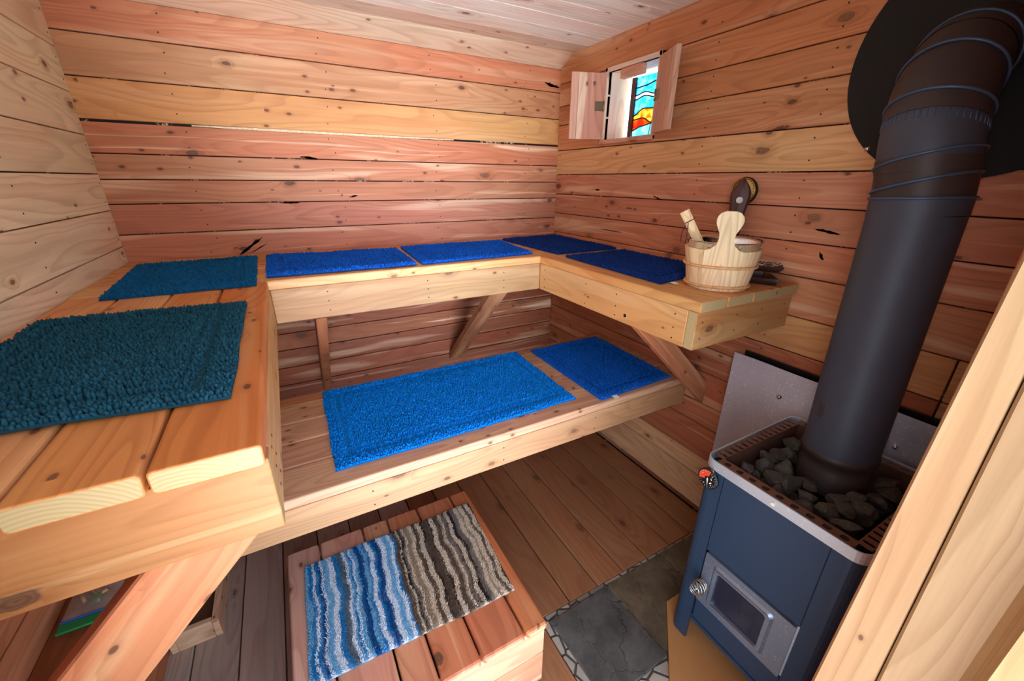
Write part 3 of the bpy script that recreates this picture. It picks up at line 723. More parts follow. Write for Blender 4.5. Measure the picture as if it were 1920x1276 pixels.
# ------------------------------------------------------------------ window in the right wall, with two little shutters
w1 = emp('window_1', (0, -.65, 1.91))
m = MB(); D = .175
pc = (226, 200, 176)
board(m, -.012, D, WY1-.0, WY1+.02, WZ0-.02, WZ1+.02, 'z', 'x', pc, .1, .002)
board(m, -.012, D, WY0-.02, WY0, WZ0-.02, WZ1+.02, 'z', 'x', pc, .1, .002)
board(m, -.020, D, WY0-.02, WY1+.02, WZ0-.022, WZ0, 'y', 'x', (206, 150, 124), .1, .002)
board(m, -.012, D, WY0-.02, WY1+.02, WZ1, WZ1+.02, 'y', 'x', pc, .1, .002)
m.build('window_frame', ['pale'], w1)
m = MB(); board(m, .0, .03, -.72, -.56, WZ1-.048, WZ1-.001, 'y', 'z', (206, 150, 124), .2, .002); m.build('catch_block', ['pale'], w1)
gx = .150; ga, gb, g0, g1 = -.534, WY0+.006, WZ0+.022, WZ1-.020
m = MB(); board(m, gx-.012, gx+.010, -.534, -.508, WZ0+.001, g1, 'z', 'y', (92, 56, 44), 0, .002); m.build('side_strip', ['darkwood'], w1)
m = MB(); board(m, gx-.012, gx+.014, WY0+.001, -.534, WZ0+.001, g0, 'y', 'x', pc, 0, .002); m.build('glazing_bead', ['pale'], w1)
def curve(pts, n=14):
    out = []
    for i in range(n+1):
        t_ = i/n*(len(pts)-1); k = min(int(t_), len(pts)-2); f = t_-k; f = f*f*(3-2*f)
        out.append((ga+(gb-ga)*(i/n), g0+(g1-g0)*(pts[k]*(1-f)+pts[k+1]*f)))
    return out
curves = [curve([0]*2), curve([.10, .16, .19, .14, .12]), curve([.285, .30, .20, .17, .19]), curve([.35, .46, .44, .40, .42]), curve([.62, .67, .62, .63, .66]), curve([.69, .73, .67, .68, .70]), curve([.82, .83, .87, .90, .88]), curve([1]*2)]
gm = ['sg_aqua', 'sg_red', 'sg_orange', 'sg_blue', 'sg_white', 'sg_blue', 'sg_blue']
gp = MB()
for i in range(7):
    lo_, hi_ = curves[i], curves[i+1]
    for k in range(14):
        a, b, c, d_ = lo_[k], lo_[k+1], hi_[k+1], hi_[k]
        gp.add([(gx, *a), (gx, *b), (gx, *c), (gx, *d_), (gx+.003, *a), (gx+.003, *b), (gx+.003, *c), (gx+.003, *d_)], [(0, 1, 2, 3), (7, 6, 5, 4)], i)
sg = gp.build('stained_glass', gm, w1); sg['label'] = 'stained glass sunset in blue and orange'
m = MB()
for c in curves[1:7]: tube(m, [(gx-.0005, *p) for p in c], .0036, 6)
for yy in (ga-.001, gb+.004): tube(m, [(gx+.0015, yy, g0), (gx+.0015, yy, g1)], .0035, 6)
tube(m, [(gx+.0015, -.665, g0), (gx+.0015, -.672, g0+.05), (gx+.0015, -.70, g0+.13)], .0028, 6)
m.build('lead_line', ['lead'], sg)
def shutter(hy, direction, inside, lab):
    d_ = Vector((direction[0], direction[1], 0)).normalized(); nrm_ = Vector((-d_.y, d_.x, 0))
    if nrm_.dot(inside) < 0: nrm_ = -nrm_
    Wd, th_ = .192, .022
    X = Matrix(((d_.x, nrm_.x, 0, -.014), (d_.y, nrm_.y, 0, hy), (0, 0, 1, WZ0+.004), (0, 0, 0, 1)))
    m = MB(); m.X = X
    board(m, .002, Wd-.040, -th_, 0, 0, WZ1-WZ0-.006, 'z', 'x', (206, 150, 128), .5, .002)
    board(m, Wd-.039, Wd, -th_, 0, 0, WZ1-WZ0-.006, 'z', 'x', (214, 168, 144), .1, .002)
    o = m.build('shutter', ['pale'], w1); o['label'] = lab
    m = MB(); m.X = X; hz = (WZ1-WZ0)*.5
    for dz in (0,):
        box(m, .004, .050, .0003, .0022, hz-.024, hz+.024, 0, .0007)
        tube(m, [(.0, .003, hz-.026), (.0, .003, hz+.026)], .0042, 8)
        for (a, b) in ((.02, -.014), (.02, .014), (.038, -.012), (.038, .012)): disc(m, X.inverted() @ (X @ Vector((a, .0022, hz+b))), (0, 1, 0), .004, 0)
    m.build('hinge', ['hinge'], o)
    return o
shutter(WY1+.012, (-.175, .07), Vector((-.3, -1, 0)), 'left shutter swung open towards the back wall')
shutter(WY0-.008, (-.085, -.175), Vector((-1, .4, 0)), 'right shutter swung open towards the stove pipe')

# ------------------------------------------------------------------ stove
SX0, SX1, SY0, SY1, SZ = -.630, -.110, -2.312, -1.858, .842
sv = thing('sauna_stove', (-.37, -2.085, .022), 'dark blue steel wood stove heaped with rocks beside the doorway', 'stove')
def part(mb_, name, mats, parent=sv, label=None):
    o = mb_.build(name, mats, parent)
    if label: o['label'] = label
    return o
rc = .035
def column(yc, sgn, xc, sx_):   # corner column: rounded outer corner
    dy, dx = .072*sgn, .060*sx_
    ca = (xc+rc*sx_, yc+rc*sgn)
    a = []
    for k in range(7):
        q_ = PI/2*k/6; a.append((ca[0]-rc*sx_*math.cos(q_), ca[1]-rc*sgn*math.sin(q_)))
    poly = [(xc, yc+dy)]+a+[(xc+dx, yc), (xc+dx, yc+.012*sgn), (xc+.012*sx_, yc+.012*sgn+.02*sgn), (xc+.012*sx_, yc+dy)]
    m = MB(); prism(m, poly, 'z', .024, SZ-.032, 0); part(m, 'leg', ['stove'])
for yc, sg_ in ((SY1, -1), (SY0, 1)):
    for xc, sx_ in ((SX0, 1), (SX1, -1)): column(yc, sg_, xc, sx_)
m = MB(); box(m, SX0+.001, SX0+.012, -2.2385, -1.9315, .492, SZ-.032, 0, .0015); part(m, 'front_panel', ['stove'])
m = MB(); box(m, SX0+.05, SX1-.05, SY1-.011, SY1-.001, .12, SZ-.032, 0, .001); part(m, 'side_panel', ['stove'])
m = MB(); box(m, SX0+.05, SX1-.05, SY0+.001, SY0+.011, .12, SZ-.032, 0, .001); part(m, 'side_panel', ['stove'])
m = MB(); box(m, SX1-.012, SX1-.002, SY0+.05, SY1-.05, .12, SZ-.032, 0, .001); part(m, 'back_panel', ['stove'])
m = MB(); box(m, SX0+.020, SX1-.02, SY0+.02, SY1-.02, .14, .66, 0); part(m, 'firebox', ['stoveblack'])
m = MB(); box(m, SX0+.010, SX0+.022, -2.2365, -1.933, .145, .248, 0, .0015); box(m, SX0+.004, SX0+.03, -2.2365, -1.933, .130, .144, 0, .001); part(m, 'ash_panel', ['stove'])
# galvanised rim around the top
def rrect(x0, x1, y0, y1, r, n=6):
    return arc(x1-r, y1-r, r, 0, PI/2, n)+arc(x0+r, y1-r, r, PI/2, PI, n)+arc(x0+r, y0+r, r, PI, 1.5*PI, n)+arc(x1-r, y0+r, r, 1.5*PI, 2*PI, n)
def ringwall(m, o_, i_, z0, z1, mat=0):
    n = len(o_); vs = [(*p, z0) for p in o_]+[(*p, z1) for p in o_]+[(*p, z1) for p in i_]+[(*p, z0) for p in i_]
    fs = []
    for k in range(n):
        q_ = (k+1) % n
        for a in range(4): fs.append((a*n+k, a*n+q_, ((a+1) % 4)*n+q_, ((a+1) % 4)*n+k))
    m.add(vs, fs, mat)
m = MB(); ringwall(m, rrect(SX0-.004, SX1+.004, SY0-.004, SY1+.004, rc+.004), rrect(SX0, SX1, SY0, SY1, rc), SZ-.034, SZ+.001)
disc(m, (SX0-.0045, -2.085, SZ-.018), (-1, 0, 0), .0055, 1, 12, .003)
rim = part(m, 'top_rim', ['trim', 'steel'], label='bright galvanised top rim')
# slotted grate frame round the stones
m = MB(); zt = SZ-.003; gwid = .042
ix0, ix1, iy0, iy1 = SX0+gwid, SX1-gwid, SY0+gwid, SY1-gwid
def slotstrip(o, ud, vd, L, Wd, n, su, sv_):
    o, ud, vd = Vector(o), Vector(ud), Vector(vd); cell = L/n
    for i in range(n):
        c = o+ud*(cell*(i+.5))+vd*(Wd/2); hu, hv = cell/2, Wd/2
        out = [(1, -.4), (1, .4), (.4, 1), (-.4, 1), (-1, .4), (-1, -.4), (-.4, -1), (.4, -1)]
        outp = [(1, -.5), (1, .5), (.5, 1), (-.5, 1), (-1, .5), (-1, -.5), (-.5, -1), (.5, -1)]
        corner = {1: (1, 1), 3: (-1, 1), 5: (-1, -1), 7: (1, -1)}
        O = [c+ud*(a*hu)+vd*(b*hv) for a, b in outp]; I = [c+ud*(a*su/2)+vd*(b*sv_/2) for a, b in [(1, -.6), (1, .6), (.6, 1), (-.6, 1), (-1, .6), (-1, -.6), (-.6, -1), (.6, -1)]]
        C = [c+ud*(a*hu)+vd*(b*hv) for a, b in ((1, 1), (-1, 1), (-1, -1), (1, -1))]
        vs = O+I+C+[p-Vector((0, 0, .003)) for p in I]
        fs = [(k, (k+1) % 8, 8+(k+1) % 8, 8+k) for k in range(8)]+[(1, 16, 2), (3, 17, 4), (5, 18, 6), (7, 19, 0)]+[(8+k, 8+(k+1) % 8, 20+(k+1) % 8, 20+k) for k in range(8)]
        m.add(vs, fs, 0)
slotstrip((SX0+.004, iy0, zt), (0, 1, 0), (1, 0, 0), iy1-iy0, gwid-.004, 9, .020, .019)
slotstrip((ix1, iy0, zt), (0, 1, 0), (1, 0, 0), iy1-iy0, gwid-.004, 9, .020, .019)
slotstrip((ix0, SY1-gwid, zt), (1, 0, 0), (0, 1, 0), ix1-ix0, gwid-.004, 15, .012, .028)
slotstrip((ix0, SY0+.004, zt), (1, 0, 0), (0, 1, 0), ix1-ix0, gwid-.004, 15, .012, .028)
for (a, b, sx_, sy_) in ((SX0, SY1, 1, -1), (SX0, SY0, 1, 1), (SX1, SY1, -1, -1), (SX1, SY0, -1, 1)):   # corner bars
    box(m, a+sx_*.036, a+sx_*gwid, b+sy_*.008, b+sy_*gwid, zt-.003, zt); box(m, a+sx_*.008, a+sx_*.036, b+sy_*.036, b+sy_*gwid, zt-.003, zt)
for (x0, x1, y0, y1) in ((ix0-.002, ix0, iy0, iy1), (ix1, ix1+.002, iy0, iy1), (ix0, ix1, iy0-.002, iy0), (ix0, ix1, iy1, iy1+.002)): box(m, x0, x1, y0, y1, SZ-.13, zt)
part(m, 'stone_grate', ['grate'], label='heat-browned slotted frame around the rocks')
m = MB(); box(m, SX0+.014, SX1-.014, SY0+.014, SY1-.014, .665, SZ-.125, 0); part(m, 'stone_bin', ['stoveblack'])
# fire door
dx = SX0-.002
m = MB(); n = 7
o_ = [(p[0], p[1]) for p in rrect(-2.2335, -1.9365, .256, .484, .004)]
m2 = rrect(-2.178, -1.972, .276, .462, .016); m3 = rrect(-2.170, -1.980, .284, .454, .014); m4 = rrect(-2.158, -1.992, .296, .442, .012)
lay = [(o_, dx+.014), (o_, dx), (m2, dx), (m3, dx-.007), (m4, dx-.007), (m4, dx+.004)]
N = len(o_); vs = [(x, *p) for pl_, x in lay for p in pl_]
m.add(vs, [(a*N+k, (a+1)*N+k, (a+1)*N+(k+1) % N, a*N+(k+1) % N) for a in range(len(lay)-1) for k in range(N)], 0, smooth=False)
fd = part(m, 'fire_door', ['doorsteel'], label='bare steel fire door')
m = MB(); prism(m, rrect(-2.160, -1.990, .294, .444, .012), 'x', dx+.002, dx+.006, 0); part(m, 'door_glass', ['doorglass'], fd)
m = MB(); tube(m, [(dx-.0072, -1.988, .452), (dx-.0072, -2.162, .452)], .0016, 6); part(m, 'heat_line', ['rust'], fd)
m = MB(); tube(m, [(dx-.0072, -1.994, .2945), (dx-.0072, -2.156, .2945)], .0014, 6); part(m, 'heat_line', ['rust'], fd)
m = MB(); hc = Vector((dx, -1.955, .352)); pts = []
for i in range(150):
    t_ = i/149; a = t_*2*PI*5; rr = .011+.013*math.sin(PI*min(1, t_*.80+.12)); pts.append(hc+Vector((-.008-t_*.052, rr*math.cos(a), rr*math.sin(a))))
tube(m, pts, .0022, 6); tube(m, [hc, hc+Vector((-.05, 0, 0))], .004, 8); part(m, 'coil_handle', ['wire'], fd, 'bright coiled wire handle')
m = MB(); box(m, SX0+.006, SX0+.012, -2.2385, -2.2335, .262, .49, 0); part(m, 'door_hinge', ['trim'])

# rocks: one convex, faceted stone after another
import bmesh
def rock(loc, size, seed):
    r = random.Random(seed); bm = bmesh.new()
    ax = (size*r.uniform(.85, 1.15), size*r.uniform(.7, 1.0), size*r.uniform(.55, .8))
    rot = Matrix.Rotation(r.uniform(0, 6.28), 4, 'Z') @ Matrix.Rotation(r.uniform(-.5, .5), 4, 'X')
    for i in range(17):
        v = Vector((r.gauss(0, 1), r.gauss(0, 1), r.gauss(0, 1))).normalized()*r.uniform(.88, 1.05)
        bm.verts.new(rot @ Vector((v.x*ax[0], v.y*ax[1], v.z*ax[2])))
    res = bmesh.ops.convex_hull(bm, input=bm.verts)
    bmesh.ops.delete(bm, geom=[e for e in res['geom_interior'] if isinstance(e, bmesh.types.BMVert)], context='VERTS')
    bmesh.ops.bevel(bm, geom=list(bm.edges), offset=size*.05, segments=1, affect='EDGES', clamp_overlap=True)
    me = bpy.data.meshes.new('sauna_rock'); bm.to_mesh(me); bm.free(); me.materials.append(M['rock'])
    o = bpy.data.objects.new('sauna_rock', me); COL.objects.link(o); o.location = loc
    return tag(o, 'dark grey angular rock in the heap on top of the stove', 'rock', 'rocks heaped on the stove')
PX, PY, PR = -.298, -2.087, .098
rr_ = random.Random(5); placed = []
for layer, (zc, sz_, tries) in enumerate(((SZ-.085, .040, 500), (SZ-.028, .040, 4000))):
    for _ in range(tries):
        x = rr_.uniform(ix0+.043, ix1-.043); y = rr_.uniform(iy0+.043, iy1-.043); s_ = sz_*rr_.uniform(.82, 1.18)
        if math.hypot(x-PX, y-PY) < PR+s_*.86: continue
        if any((abs(z2-zc) < .03) and math.hypot(x-x2, y-y2) < (s_+s2)*.62 for x2, y2, z2, s2 in placed): continue
        placed.append((x, y, zc, s_))
        rock((x, y, zc+rr_.uniform(-.006, .008)), s_, len(placed)+40)

# thermometer stuck on the stove's corner column
th = thing('magnetic_thermometer', (SX0-.008, -1.885, .775), 'round black and red thermometer dial stuck to the stove column', 'thermometer')
c = Vector((SX0-.001, -1.888, .773)); nd = Vector((-1, 0, 0)); tx = Vector((0, -1, 0)); up = Vector((0, 0, 1))
c = c+nd*.004
m = MB(); lathe(m, c, nd, [(.034, 0), (.036, .003), (.036, .010), (.033, .012)], 32, 0, False, True, False); part(m, 'dial_case', ['black'], th)
m = MB(); lathe(m, c, nd, [(.0, .0112), (.0335, .0112)], 32, 0); part(m, 'dial_face', ['black'], th)
def sector(m, a0, a1, r0, r1, h, mat):
    n = 10; vs = []
    for i in range(n+1):
        a = a0+(a1-a0)*i/n; e_ = tx*math.cos(a)+up*math.sin(a); vs += [c+nd*h+e_*r0, c+nd*h+e_*r1]
    m.add(vs, [(2*i, 2*i+1, 2*i+3, 2*i+2) for i in range(n)], mat)
m = MB(); sector(m, PI*.42, PI*1.12, .010, .031, .0115, 0); part(m, 'red_zone', ['red'], th)
m = MB()
for k in range(22):
    a = PI*1.45-k/21*PI*1.9; e_ = tx*math.cos(a)+up*math.sin(a); L_ = .005 if k % 3 else .008
    if k % 6 == 1: sector(m, a-.07, a+.07, .021, .0240, .0117, 0)
    sector(m, a-.012, a+.012, .032-L_, .032, .0117, 0)
sector(m, -PI*.30, -PI*.12, .014, .018, .0117, 0); sector(m, PI*.05, PI*.22, .013, .016, .0117, 0)
part(m, 'dial_marks', ['white'], th)
m = MB(); e_ = tx*.15-up*.99; f_ = tx*.99+up*.15
m.add([c+nd*.0123+f_*.003, c+nd*.0123-f_*.003, c+nd*.0123+e_*.026, c+nd*.0123-e_*.006], [(0, 2, 1), (0, 1, 3)], 0); part(m, 'needle', ['white'], th)
m = MB(); tube(m, [c+nd*.010+tx*.008+up*.034+(tx*math.cos(a)*.006+up*math.sin(a)*.006) for a in [k*PI/7 for k in range(8)]], .0012, 6); part(m, 'hang_ring', ['brass'], th)

# ------------------------------------------------------------------ stove pipe and the round plate it leaves through
fp = thing('stove_pipe', (PX, PY, .80), 'thick black stove pipe rising from the rocks and bending into the wall', 'stove pipe')
m = MB(); lathe(m, (PX, PY, 0), (0, 0, 1), [(PR-.002, .77), (PR-.002, .845), (PR-.004, .85), (PR-.004, .882), (PR+.003, .885), (PR+.003, .905), (PR+.0, .908)], 48); part(m, 'base_collar', ['elbow'], fp)
m = MB(); lathe(m, (PX, PY, 0), (0, 0, 1), [(PR, .906), (PR, 1.615)], 48); 
# bare patch where a label was peeled off
for k in range(4):
    a0 = PI-R(34)+R(3.2)*k; a1 = a0+R(3.2)
    zl_, zh_ = 1.018+.004*math.sin(k*2.1), 1.062+.004*math.cos(k*1.7)
    m.add([(PX+(PR+.0006)*math.cos(a), PY+(PR+.0006)*math.sin(a), z) for a, z in ((a0, zl_), (a1, zl_), (a1, zh_), (a0, zh_))], [(0, 1, 2, 3)], 1)
part(m, 'straight_pipe', ['pipe', 'elbow'], fp)
# elbow: rises, then turns towards the right wall
def path_at(t_):                              # t in metres of run above z=1.612
    z0 = 1.612
    if t_ < .12: return Vector((PX, PY+.03*(t_/.12)**2*.3, z0+t_)), Vector((0, .05, 1)).normalized()
    a = (t_-.12)/.295; a = min(a, PI/2)
    return Vector((PX+.295*(1-math.cos(a)), PY+.009+.05*math.sin(a), z0+.12+.295*math.sin(a))), Vector((math.sin(a), .05, math.cos(a))).normalized()
tot = .12+.295*PI/2
def sweep(m, t0, t1, n, rf, mat=0, K=44):
    vs = []
    for i in range(n+1):
        t_ = t0+(t1-t0)*i/n; p, d_ = path_at(t_); y_ = Vector((0, 1, 0)); x_ = y_.cross(d_).normalized(); y_ = d_.cross(x_)
        rr = rf(t_)
        for k in range(K): a = 2*PI*k/K; vs.append(p+x_*(rr*math.cos(a))+y_*(rr*math.sin(a)))
    m.add(vs, [(i*K+k, i*K+(k+1) % K, (i+1)*K+(k+1) % K, (i+1)*K+k) for i in range(n) for k in range(K)], mat, smooth=True)
gores = [0, .045, .105, .135, .215, .31, .41, tot-.03]
for i in range(len(gores)-1):
    m = MB(); sweep(m, gores[i], gores[i+1], 8, lambda t_: PR+.0015-.0015*(i % 2)); part(m, 'elbow_section', ['pipe' if i in (0, 3) else 'elbow'], fp)
def tring(t_, tilt=0., w=.0034):
    m = MB(); p, d_ = path_at(t_); d_ = (d_+Vector((0, tilt, 0))).normalized()
    x_, y_, z_ = frame_z(d_); tube(m, [p+(x_*math.cos(a)+y_*math.sin(a))*(PR+.003) for a in [2*PI*k/48 for k in range(48)]], w, 8, 0, True)
    part(m, 'ridge', ['seamring'], fp)
for t_, tl in ((.045, -.03), (.080, .20), (.135, .20), (.248, .0), (.345, .0), (.44, 0.)): tring(t_, tl)
m = MB()
for k in range(48):
    a = 2*PI*k/48; p, d_ = path_at(.20); q_, _ = path_at(.222); y_ = Vector((0, 1, 0)); x_ = y_.cross(d_).normalized()
    e_ = x_*math.cos(a)+y_*math.sin(a); tube(m, [p+e_*(PR+.001), q_+e_*(PR+.0003)], .0016, 5)
part(m, 'crimp', ['seamring'], fp)
fp.rotation_euler = (-R(1.7), 0, 0)
pl = thing('flue_plate', (-.01, -2.012, 2.029), 'big round black metal plate on the wall where the stove pipe exits', 'flue plate')
m = MB(); lathe(m, (-.004, -2.02, 2.035), (-1, 0, 0), [(.335, 0), (.335, .004), (.0, .004)], 72, 0, False, True); part(m, 'plate', ['plate'], pl)
for (yy, zz_) in ((-1.795, 1.795), (-1.80, 2.27), (-2.245, 2.26), (-2.25, 1.80)):
    m = MB(); lathe(m, (-.0082, yy, zz_), (-1, 0, 0), [(.009, 0), (.009, .0015), (.005, .002), (.005, .004), (.0, .004)], 16); part(m, 'screw', ['steel'], pl)

# ------------------------------------------------------------------ metal heat shields on the wall behind the stove
hs = thing('heat_shield', (-.05, -1.85, .2), 'shiny galvanised sheet standing upright on the wall behind the stove', 'heat shield')
m = MB(); vs = []; ny_ = 10
for i in range(ny_+1):
    yy = -1.540-(.80)*i/ny_; bow = .0035*math.sin(i*1.3)
    for z in (.20, .98+.003*i/ny_): vs.append((-.052+bow, yy, z))
n0 = len(vs); vs += [(x+.0018, y, z) for x, y, z in vs]
fs = []
for i in range(ny_): a = 2*i; fs += [(a, a+1, a+3, a+2), (n0+a, n0+a+2, n0+a+3, n0+a+1), (a, a+2, n0+a+2, n0+a), (a+1, n0+a+1, n0+a+3, a+3)]
fs += [(0, n0, n0+1, 1), (2*ny_, 2*ny_+1, n0+2*ny_+1, n0+2*ny_)]
m.add(vs, fs, 0); part(m, 'sheet', ['galv'], hs)
for (yy, zz_) in ((-1.765, .862), (-2.15, .862)):
    m = MB(); lathe(m, (-.053, yy, zz_), (-1, 0, 0), [(.011, 0), (.011, .002), (.006, .004), (.006, .006), (.0, .006)], 18); part(m, 'screw', ['steel'], hs)
    m = MB(); lathe(m, (-.0005, yy, zz_), (-1, 0, 0), [(.01, 0), (.01, .048)], 12); part(m, 'spacer', ['black'], hs)
m = MB(); box(m, -.018, -.010, -2.345, -1.566, .20, .992, 0, .001); part(m, 'backing_board', ['black'], hs)

# ------------------------------------------------------------------ hearth
hb = MB(); prism(hb, [(-.575, -1.795), (-.86, -2.065), (-.86, -2.365), (-.055, -2.365), (-.055, -1.795)], 'z', .006, .022, 0)
ho = hb.build('hearth_board', ['cork'], None, (-.45, -2.08, .006)); tag(ho, 'tan hearth board with a cut corner under the stove', 'hearth board')
def slate(x0, x1, y0, y1, z, matn, lab, rot=0.):
    m = MB(); cx, cy = (x0+x1)/2, (y0+y1)/2; m.X = Matrix.Translation((cx, cy, 0)) @ Matrix.Rotation(rot, 4, 'Z')
    w, h = (x1-x0)/2, (y1-y0)/2; r = random.Random(int(x0*1000)); poly = []
    for (a, b), (c_, d_) in (((-w, -h), (w, -h)), ((w, -h), (w, h)), ((w, h), (-w, h)), ((-w, h), (-w, -h))):
        for k in range(6): f = k/6; poly.append((a+(c_-a)*f+r.uniform(-.0025, .0025), b+(d_-b)*f+r.uniform(-.0025, .0025)))
    prism(m, poly, 'z', -.0015, z, 0, .003)
    o = m.build('slate_tile', [matn], None, (cx, cy, 0)); tag(o, lab, 'tile', 'slate tiles in front of the stove')
slate(-1.048, -.738, -1.945, -1.612, .011, 'slate', 'dark charcoal slate tile between the stool and the stove', R(2))
slate(-.731, -.398, -1.935, -1.600, .005, 'slate2', 'brownish slate tile beside the dark one, its corner under the tan board')
slate(-.392, -.062, -1.935, -1.600, .005, 'slate2', 'brownish slate tile at the foot of the right wall, behind the stove leg')

# ------------------------------------------------------------------ bucket with steel liner, ladle, gauge and brushes
bc = Vector((-.325, -1.565, ZB))
bk = thing('sauna_bucket', bc, 'pale pine sauna bucket with a tall rounded handle and steel bowl inside', 'bucket')
dirc = Vector((-.80, -.60, 0)).normalized()
r0, r1, hB = .105, .130, .144
m = MB(); K = 18
for i in range(K):
    a0, a1 = 2*PI*i/K, 2*PI*(i+1)/K; sd = random.random(); col = jit(lin((238, 206, 162)), .05)
    vs = []; gs = []; NV = 3; hs_ = (0.0, .5, 1.)
    for f in hs_:
        ro = r0+(r1-r0)*f
        for k in range(NV+1):
            a = a0+.004+(a1-a0-.008)*k/NV
            vs.append(bc+Vector((ro*math.cos(a), ro*math.sin(a), hB*f+.001))); gs.append((f*.15+sd*9, (a-a0)*.12, sd))
        for k in range(NV+1):
            a = a1-.004-(a1-a0-.008)*k/NV
            vs.append(bc+Vector(((ro-.013)*math.cos(a), (ro-.013)*math.sin(a), hB*f+.001))); gs.append((f*.15+sd*9, (a-a0)*.12, sd))
    n = 2*(NV+1)
    fs = [(l*n+k, l*n+(k+1) % n, (l+1)*n+(k+1) % n, (l+1)*n+k) for l in range(2) for k in range(n)]+[tuple(range(n-1, -1, -1)), tuple(range(2*n, 3*n))]
    m.add(vs, fs, 0, gs, (*col, .1))
lathe(m, bc, (0, 0, 1), [(.0, .02), (r0-.008, .02)], 24, 0)
part(m, 'stave_body', ['pine'], bk)
for zf in (.10, .60):
    m = MB(); rr = r0+(r1-r0)*zf+.0035
    tube(m, [bc+Vector((rr*math.cos(a), rr*math.sin(a), hB*zf+.002*math.sin(a*2))) for a in [2*PI*k/48 for k in range(48)]], .0052, 8, 0, True)
    for v_ in range(len(m.v)): m.g[v_] = (v_*.01, .01, .4); m.t[v_] = (*lin((224, 176, 124)), 0)
    part(m, 'hoop', ['pine'], bk)
def ear(dv, name):
    tx_ = Vector((-dv.y, dv.x, 0)); m = MB()
    prof = [(.0, .056), (.03, .056), (.09, .060), (.145, .062), (.150, .046), (.165, .030), (.185, .0235), (.205, .025), (.222, .033), (.237, .0395), (.250, .041), (.262, .038), (.272, .030), (.278, .016)]
    L_ = []; 
    for (h_, w_) in prof:
        ro = (r0+(r1-r0)*min(h_/hB, 1.7))
        L_.append((h_, w_, ro))
    vs = []; gs = []
    for (h_, w_, ro) in L_:
        for sgn, inn in ((-1, 0), (-.5, 0), (0, 0), (.5, 0), (1, 0), (1, 1), (0, 1), (-1, 1)):
            t_ = sgn*w_; dep = (ro*math.cos(t_/ro) if h_ < hB else ro*math.cos(min(w_, .062)/ro*sgn*.6)) + .0012 - inn*.018
            vs.append(bc+dv*dep+tx_*t_+Vector((0, 0, h_+.001))); gs.append((h_, t_*1., .62))
    n = 8; fs = [(k*n+i, k*n+(i+1) % n, (k+1)*n+(i+1) % n, (k+1)*n+i) for k in range(len(L_)-1) for i in range(n)]+[tuple(range(n-1, -1, -1)), tuple(range((len(L_)-1)*n, len(L_)*n))]
    m.add(vs, fs, 0, gs, (*lin((242, 214, 174)), .1), False); part(m, name, ['pine'], bk)
ear(dirc, 'handle')
m = MB(); lathe(m, bc, (0, 0, 1), [(.0, .03), (.07, .032), (.098, .05), (.108, .10), (.113, .146), (.122, .160), (.131, .172), (.1335, .1725), (.1335, .174), (.131, .1745), (.120, .161), (.106, .10), (.096, .052), (.07, .035), (.0, .033)], 48); part(m, 'steel_bowl', ['steel'], bk, 'shiny steel inner bowl')
# ladle resting in the bowl
ld = thing('ladle', bc+Vector((-.03, .03, .06)), 'wooden ladle stick with a leather cord, leaning in the bucket', 'ladle')
def onplane(u, v, p0):
    pass
l0 = bc+Vector((-.060, .008, .095)); l1 = bc+Vector((-.115, .100, .268))
dv = (l1-l0).normalized(); xv = dv.cross(Vector((.8, .6, 0))).normalized(); yv = dv.cross(xv)
m = MB(); vs = []; gs = []
for f, w_, t_ in ((0, .013, .008), (.15, .015, .009), (.85, .0165, .011), (1., .0165, .011)):
    for a, b in ((-1, -.6), (-.6, -1), (.6, -1), (1, -.6), (1, .6), (.6, 1), (-.6, 1), (-1, .6)): vs.append(l0+(l1-l0)*f+xv*(a*w_)+yv*(b*t_)); gs.append((f*.3, a*w_+b*t_, .81))
m.add(vs, [(k*8+i, k*8+(i+1) % 8, (k+1)*8+(i+1) % 8, (k+1)*8+i) for k in range(3) for i in range(8)]+[tuple(range(7, -1, -1)), tuple(range(24, 32))], 0, gs, (*lin((232, 204, 160)), .1)); part(m, 'handle', ['pine'], ld)
m = MB(); cp = l0+(l1-l0)*.80
tube(m, [cp+xv*(.0178*math.cos(a))+yv*(.0125*math.sin(a)) for a in [2*PI*k/16 for k in range(16)]], .0018, 6, 0, True)
tube(m, [cp-xv*.014-yv*.010, cp-xv*.020-yv*.008+Vector((0, 0, .004))], .0016, 6)
tube(m, [cp+Vector((-.010, -.002, -.004)), cp+Vector((-.012, .006, -.02)), cp+Vector((-.008, .018, -.04)), cp+Vector((-.004, .022, -.075))], .0016, 6)
tube(m, [cp+Vector((-.012, -.006, -.004)), cp+Vector((-.012, -.008, -.03)), cp+Vector((-.010, -.006, -.08))], .0016, 6); part(m, 'cord_loop', ['cord'], ld)
m = MB(); lathe(m, bc+Vector((-.048, -.005, .036)), (.1, -.1, 1), [(.0, 0), (.028, .003), (.040, .014), (.044, .034), (.042, .034), (.038, .016), (.027, .006), (0, .004)], 24); part(m, 'bowl', ['steel'], ld)

